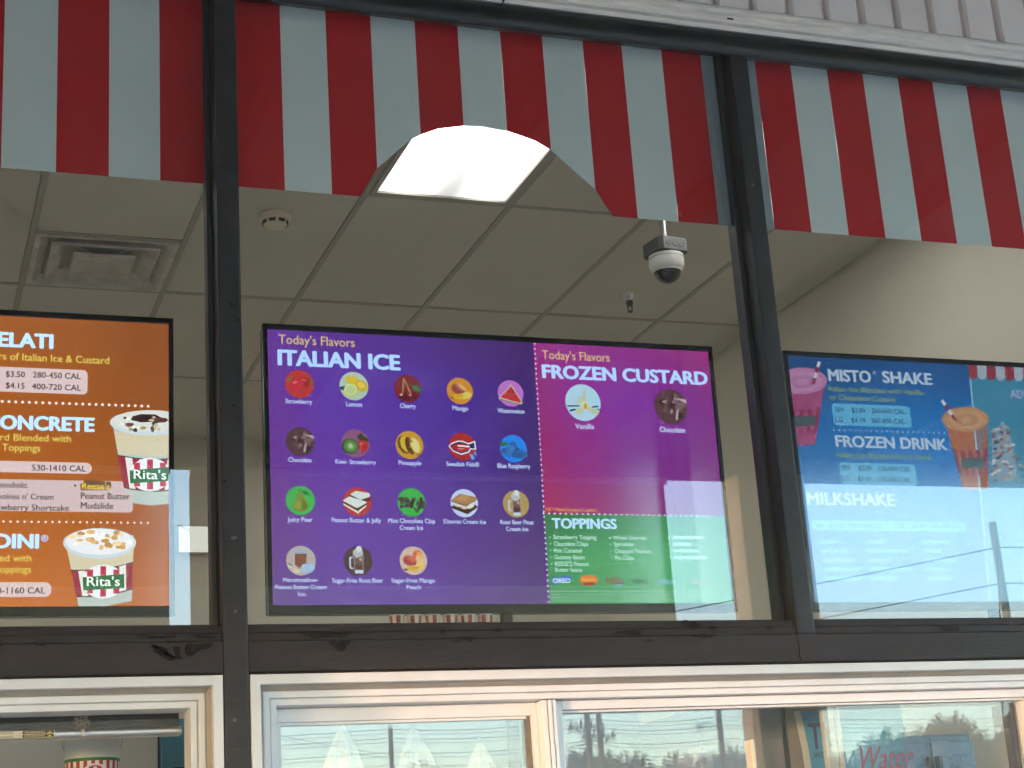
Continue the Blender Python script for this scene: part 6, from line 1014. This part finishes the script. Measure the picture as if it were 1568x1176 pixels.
# utility poles and lines
def pole(x, y, h, label, arms=(), lamps=(), r=.16):
    t = thing('utility_pole', label, 'utility pole', (x, y, 0), 'wooden utility poles')
    mb = MB(); mb.tube([(0, 0, 0), (0, 0, h)], [r, r*.72], 12); mb.build('pole_shaft', M_WOOD, t, smooth=True)
    for z, w in arms:
        mb = MB(); mb.box(-w, w, -.2, -.1, z-.07, z+.07); a = mb.build('cross_arm', M_WOOD, t)
        for k in range(4):
            q = -w+.12+k*(2*w-.24)/3; mb = MB(); mb.lathe([(.02, z+.30), (.06, z+.26), (.07, z+.18), (.03, z+.07)], q, -.15, 8); mb.build('insulator', M_STEEL, a)
        for sg in (-1, 1):
            mb = MB(); mb.tube([(sg*w*.6, -.15, z-.05), (0, -.15, z-.6)], .03, 6); mb.build('brace', M_STEEL, a)
    for z, sx_ in lamps:
        mb = MB(); mb.tube([(0, 0, z), (sx_*.5, 0, z+.25), (sx_*.85, 0, z+.2)], .035, 8); a = mb.build('lamp_arm', M_STEEL, t)
        mb = MB(); mb.lathe([(.03, .10), (.16, .06), (.20, 0), (.12, -.08)], seg=14); o = mb.build('lamp_head', M_STEEL, a); o.location = (sx_*.95, 0, z+.14)
    return t
pole(21.74, -25, 8.6, 'wooden utility pole mirrored in the blue screen window', r=.11)
pole(19.02, -62, 8.75, 'thin dark utility pole mirrored between the parasols', r=.13)
pole(26.75, -60, 9.6, 'utility pole with a wide cross arm mirrored in the serving window', arms=((8.28, .8),))
pole(28.95, -64, 9.9, 'utility pole with a lower cross arm behind the mirrored trees', arms=((8.27, .8),))
pole(32.7, -60, 9.7, 'utility pole with street lamps mirrored near the grey cabinet', lamps=((8.0, -1), (6.8, -1)))
pole(32.4, -40, 6.1, 'short utility pole mirrored at the right end of the serving window', r=.2)
pole(-14, -60, 9.4, 'utility pole far to the left along the road')
pole(62, -60, 9.4, 'utility pole far to the right along the road')
M_WIRE = mat('black cable', (.02, .02, .02), .6, .1, 5)
def wire(a, b, sag, label, r=.02):
    a = Vector(a); b = Vector(b); c = (a+b)/2
    pts = []
    for k in range(15):
        f = k/14; p = a+(b-a)*f; p.z -= sag*4*f*(1-f); pts.append(p-c)
    mb = MB(); mb.tube(pts, r, 5); o = mb.build('power_line', M_WIRE); o.location = c; tag(o, label, 'cable', 'overhead lines')
wire((21.78, -25, 8.06), (-8, -61, 8.3), .6, 'upper cable falling left from the pole in the blue screen window', .014)
wire((21.73, -25, 7.3), (-8, -61, 7.4), .6, 'lower cable falling left from the pole in the blue screen window', .014)
wire((21.78, -25, 8.06), (60, -22, 9.6), .5, 'upper cable running right from the pole in the blue screen window', .014)
wire((21.73, -25, 7.3), (60, -22, 8.6), .5, 'lower cable running right from the pole in the blue screen window', .014)
wire((21.70, -24.9, 8.2), (20.2, -24.2, 0), 0, 'guy wire beside the pole in the blue screen window', .012)
for k, (z, lb) in enumerate(((8.6, 'topmost'), (8.25, 'second'), (7.7, 'third'), (7.2, 'lowest'))):
    wire((-14, -60, z), (19.02, -62, z), .35, lb+' street cable left of the thin dark pole', .02)
    wire((19.02, -62, z), (26.75, -60, z), .2, lb+' street cable between the thin pole and the cross arm pole', .02)
    wire((26.75, -60, z), (32.7, -60, z-.1), .2, lb+' street cable between the cross arm pole and the lamp pole', .02)
    wire((32.7, -60, z-.1), (62, -60, z), .5, lb+' street cable right of the lamp pole', .02)
wire((26.75, -60, 8.2), (5.5, -30, 9.5), .3, 'service cable crossing above the parasols', .016)
wire((19.02, -62, 7.6), (3.0, -35, 7.5), .3, 'service cable rising left of the thin pole', .016)

# trees: trunk, limbs and a crown of leaf clumps
def tree_mesh(seed, leaf=.34, n=3600):
    g = random.Random(seed); mb = MB()
    tr = MB(); tr.tube([(0, 0, 0), (.05, 0, .22), (-.03, .02, .42), (0, 0, .62)], [.035, .028, .022, .012], 8)
    lumps = []
    for k in range(13):
        a = g.uniform(0, 6.28); q = g.uniform(.04, .27); z = g.uniform(.34, .9); q *= math.sin(math.pi*min(1, (z-.22)/.8))*1.15+.15
        p = (q*math.cos(a), q*math.sin(a), z); lumps.append((p, g.uniform(.08, .15))); tr.tube([(0, 0, g.uniform(.28, .5)), tuple(.6*c for c in p[:2])+(z*.85,), p], [.012, .008, .004], 5)
    for (cx, cy_, cz), r in lumps:      # inner mass of each clump
        rr = [g.uniform(.7, .92)*r for _ in range(48)]; b = len(mb.v)
        for i in range(6):
            th = math.pi*(i+.5)/6
            for k in range(8):
                q = rr[i*8+k]; mb.v.append((cx+q*math.sin(th)*math.cos(k*math.pi/4), cy_+q*math.sin(th)*math.sin(k*math.pi/4), cz+q*.85*math.cos(th))); mb.c.append(None)
        for i in range(5):
            for k in range(8): j = (k+1) % 8; mb.f.append((b+i*8+k, b+(i+1)*8+k, b+(i+1)*8+j, b+i*8+j))
    for _ in range(n):
        (cx, cy_, cz), r = g.choice(lumps); d = Vector((g.gauss(0, 1), g.gauss(0, 1), g.gauss(0, .8))).normalized()*r*(g.random()**.25)*1.12
        p = Vector((cx, cy_, cz))+d; s = g.uniform(.008, .018); a = Vector((g.uniform(-1, 1), g.uniform(-1, 1), g.uniform(-1, 1))).normalized()*s; b = a.orthogonal().normalized()*s*.7
        mb.poly([p-a-b, p+a-b, p+a*1.1+b, p-a+b])
    return tr.mesh('trunk', M_BARK), mb.mesh('crown', M_LEAF)
TM = [tree_mesh(k) for k in (11, 12, 13, 14)]
def tree(x, y, h, label, k, w=1.0):
    t = thing('leafy_tree', label, 'tree', (x, y, -.02), 'trees across the road')
    for nm, me in zip(('trunk', 'crown'), TM[k % 4]):
        o = put(nm, me, t); o.scale = (h*w, h*w, h)
    t.rotation_euler = (0, 0, k*1.7)
FAR = [(16, 9.2), (20.5, 9.8), (24.9, 9.7), (28.6, 9.9), (31.5, 9.5), (35, 9.6), (38.3, 10.2), (40.8, 11.0), (42.9, 10.4), (45.1, 10.9), (47.3, 10.4), (49.6, 10.6), (53, 10.4), (56.5, 11.2), (60, 10.9), (63.5, 11.9), (66.5, 11.2), (69.5, 11.8), (73, 11.5), (8, 9.6), (0, 9.9), (78, 11)]
ords = ['first', 'second', 'third', 'fourth', 'fifth', 'sixth', 'seventh', 'eighth', 'ninth', 'tenth', 'eleventh', 'twelfth', 'thirteenth', 'fourteenth', 'fifteenth', 'sixteenth', 'seventeenth', 'eighteenth', 'nineteenth', 'twentieth', 'twenty-first', 'twenty-second']
for k, (x, h) in enumerate(sorted(FAR)):
    tree(x, -90+(k % 3)*2.2, h*.9, 'hazy far tree, %s from the left in the back row across the road' % ords[k], k, 1.15)
MID = [(30.4, 8.2), (31.6, 8.0), (33.2, 7.5), (35.2, 7.2)]
for k, (x, h) in enumerate(MID):
    tree(x, -67, h*.92, 'dark nearer tree, %s from the left beside the lamp pole' % ords[k], k+1, .8)
NEAR = [(24.2, 5.5), (25.9, 5.9), (27.9, 6.0)]
for k, (x, h) in enumerate(NEAR):
    tree(x, -31, h, 'olive roadside tree, %s from the left at the right end of the serving window' % ords[k], k+2, 1.0)

# ------------------------------------------------------------------ the evening air
mh = bpy.data.materials.new('thin evening haze'); mh.use_nodes = True; hn = mh.node_tree.nodes; hn.clear()
ho = hn.new('ShaderNodeOutputMaterial'); hv = hn.new('ShaderNodeVolumePrincipled')
hv.inputs['Color'].default_value = (.88, .92, .95, 1); hv.inputs['Density'].default_value = .0048; hv.inputs['Anisotropy'].default_value = .2
mh.node_tree.links.new(hv.outputs[0], ho.inputs['Volume'])
mb = MB(); mb.box(-70, 100, -100, 14, -1.4, 14.5); hz = mb.build('haze', mh); hz['kind'] = 'stuff'
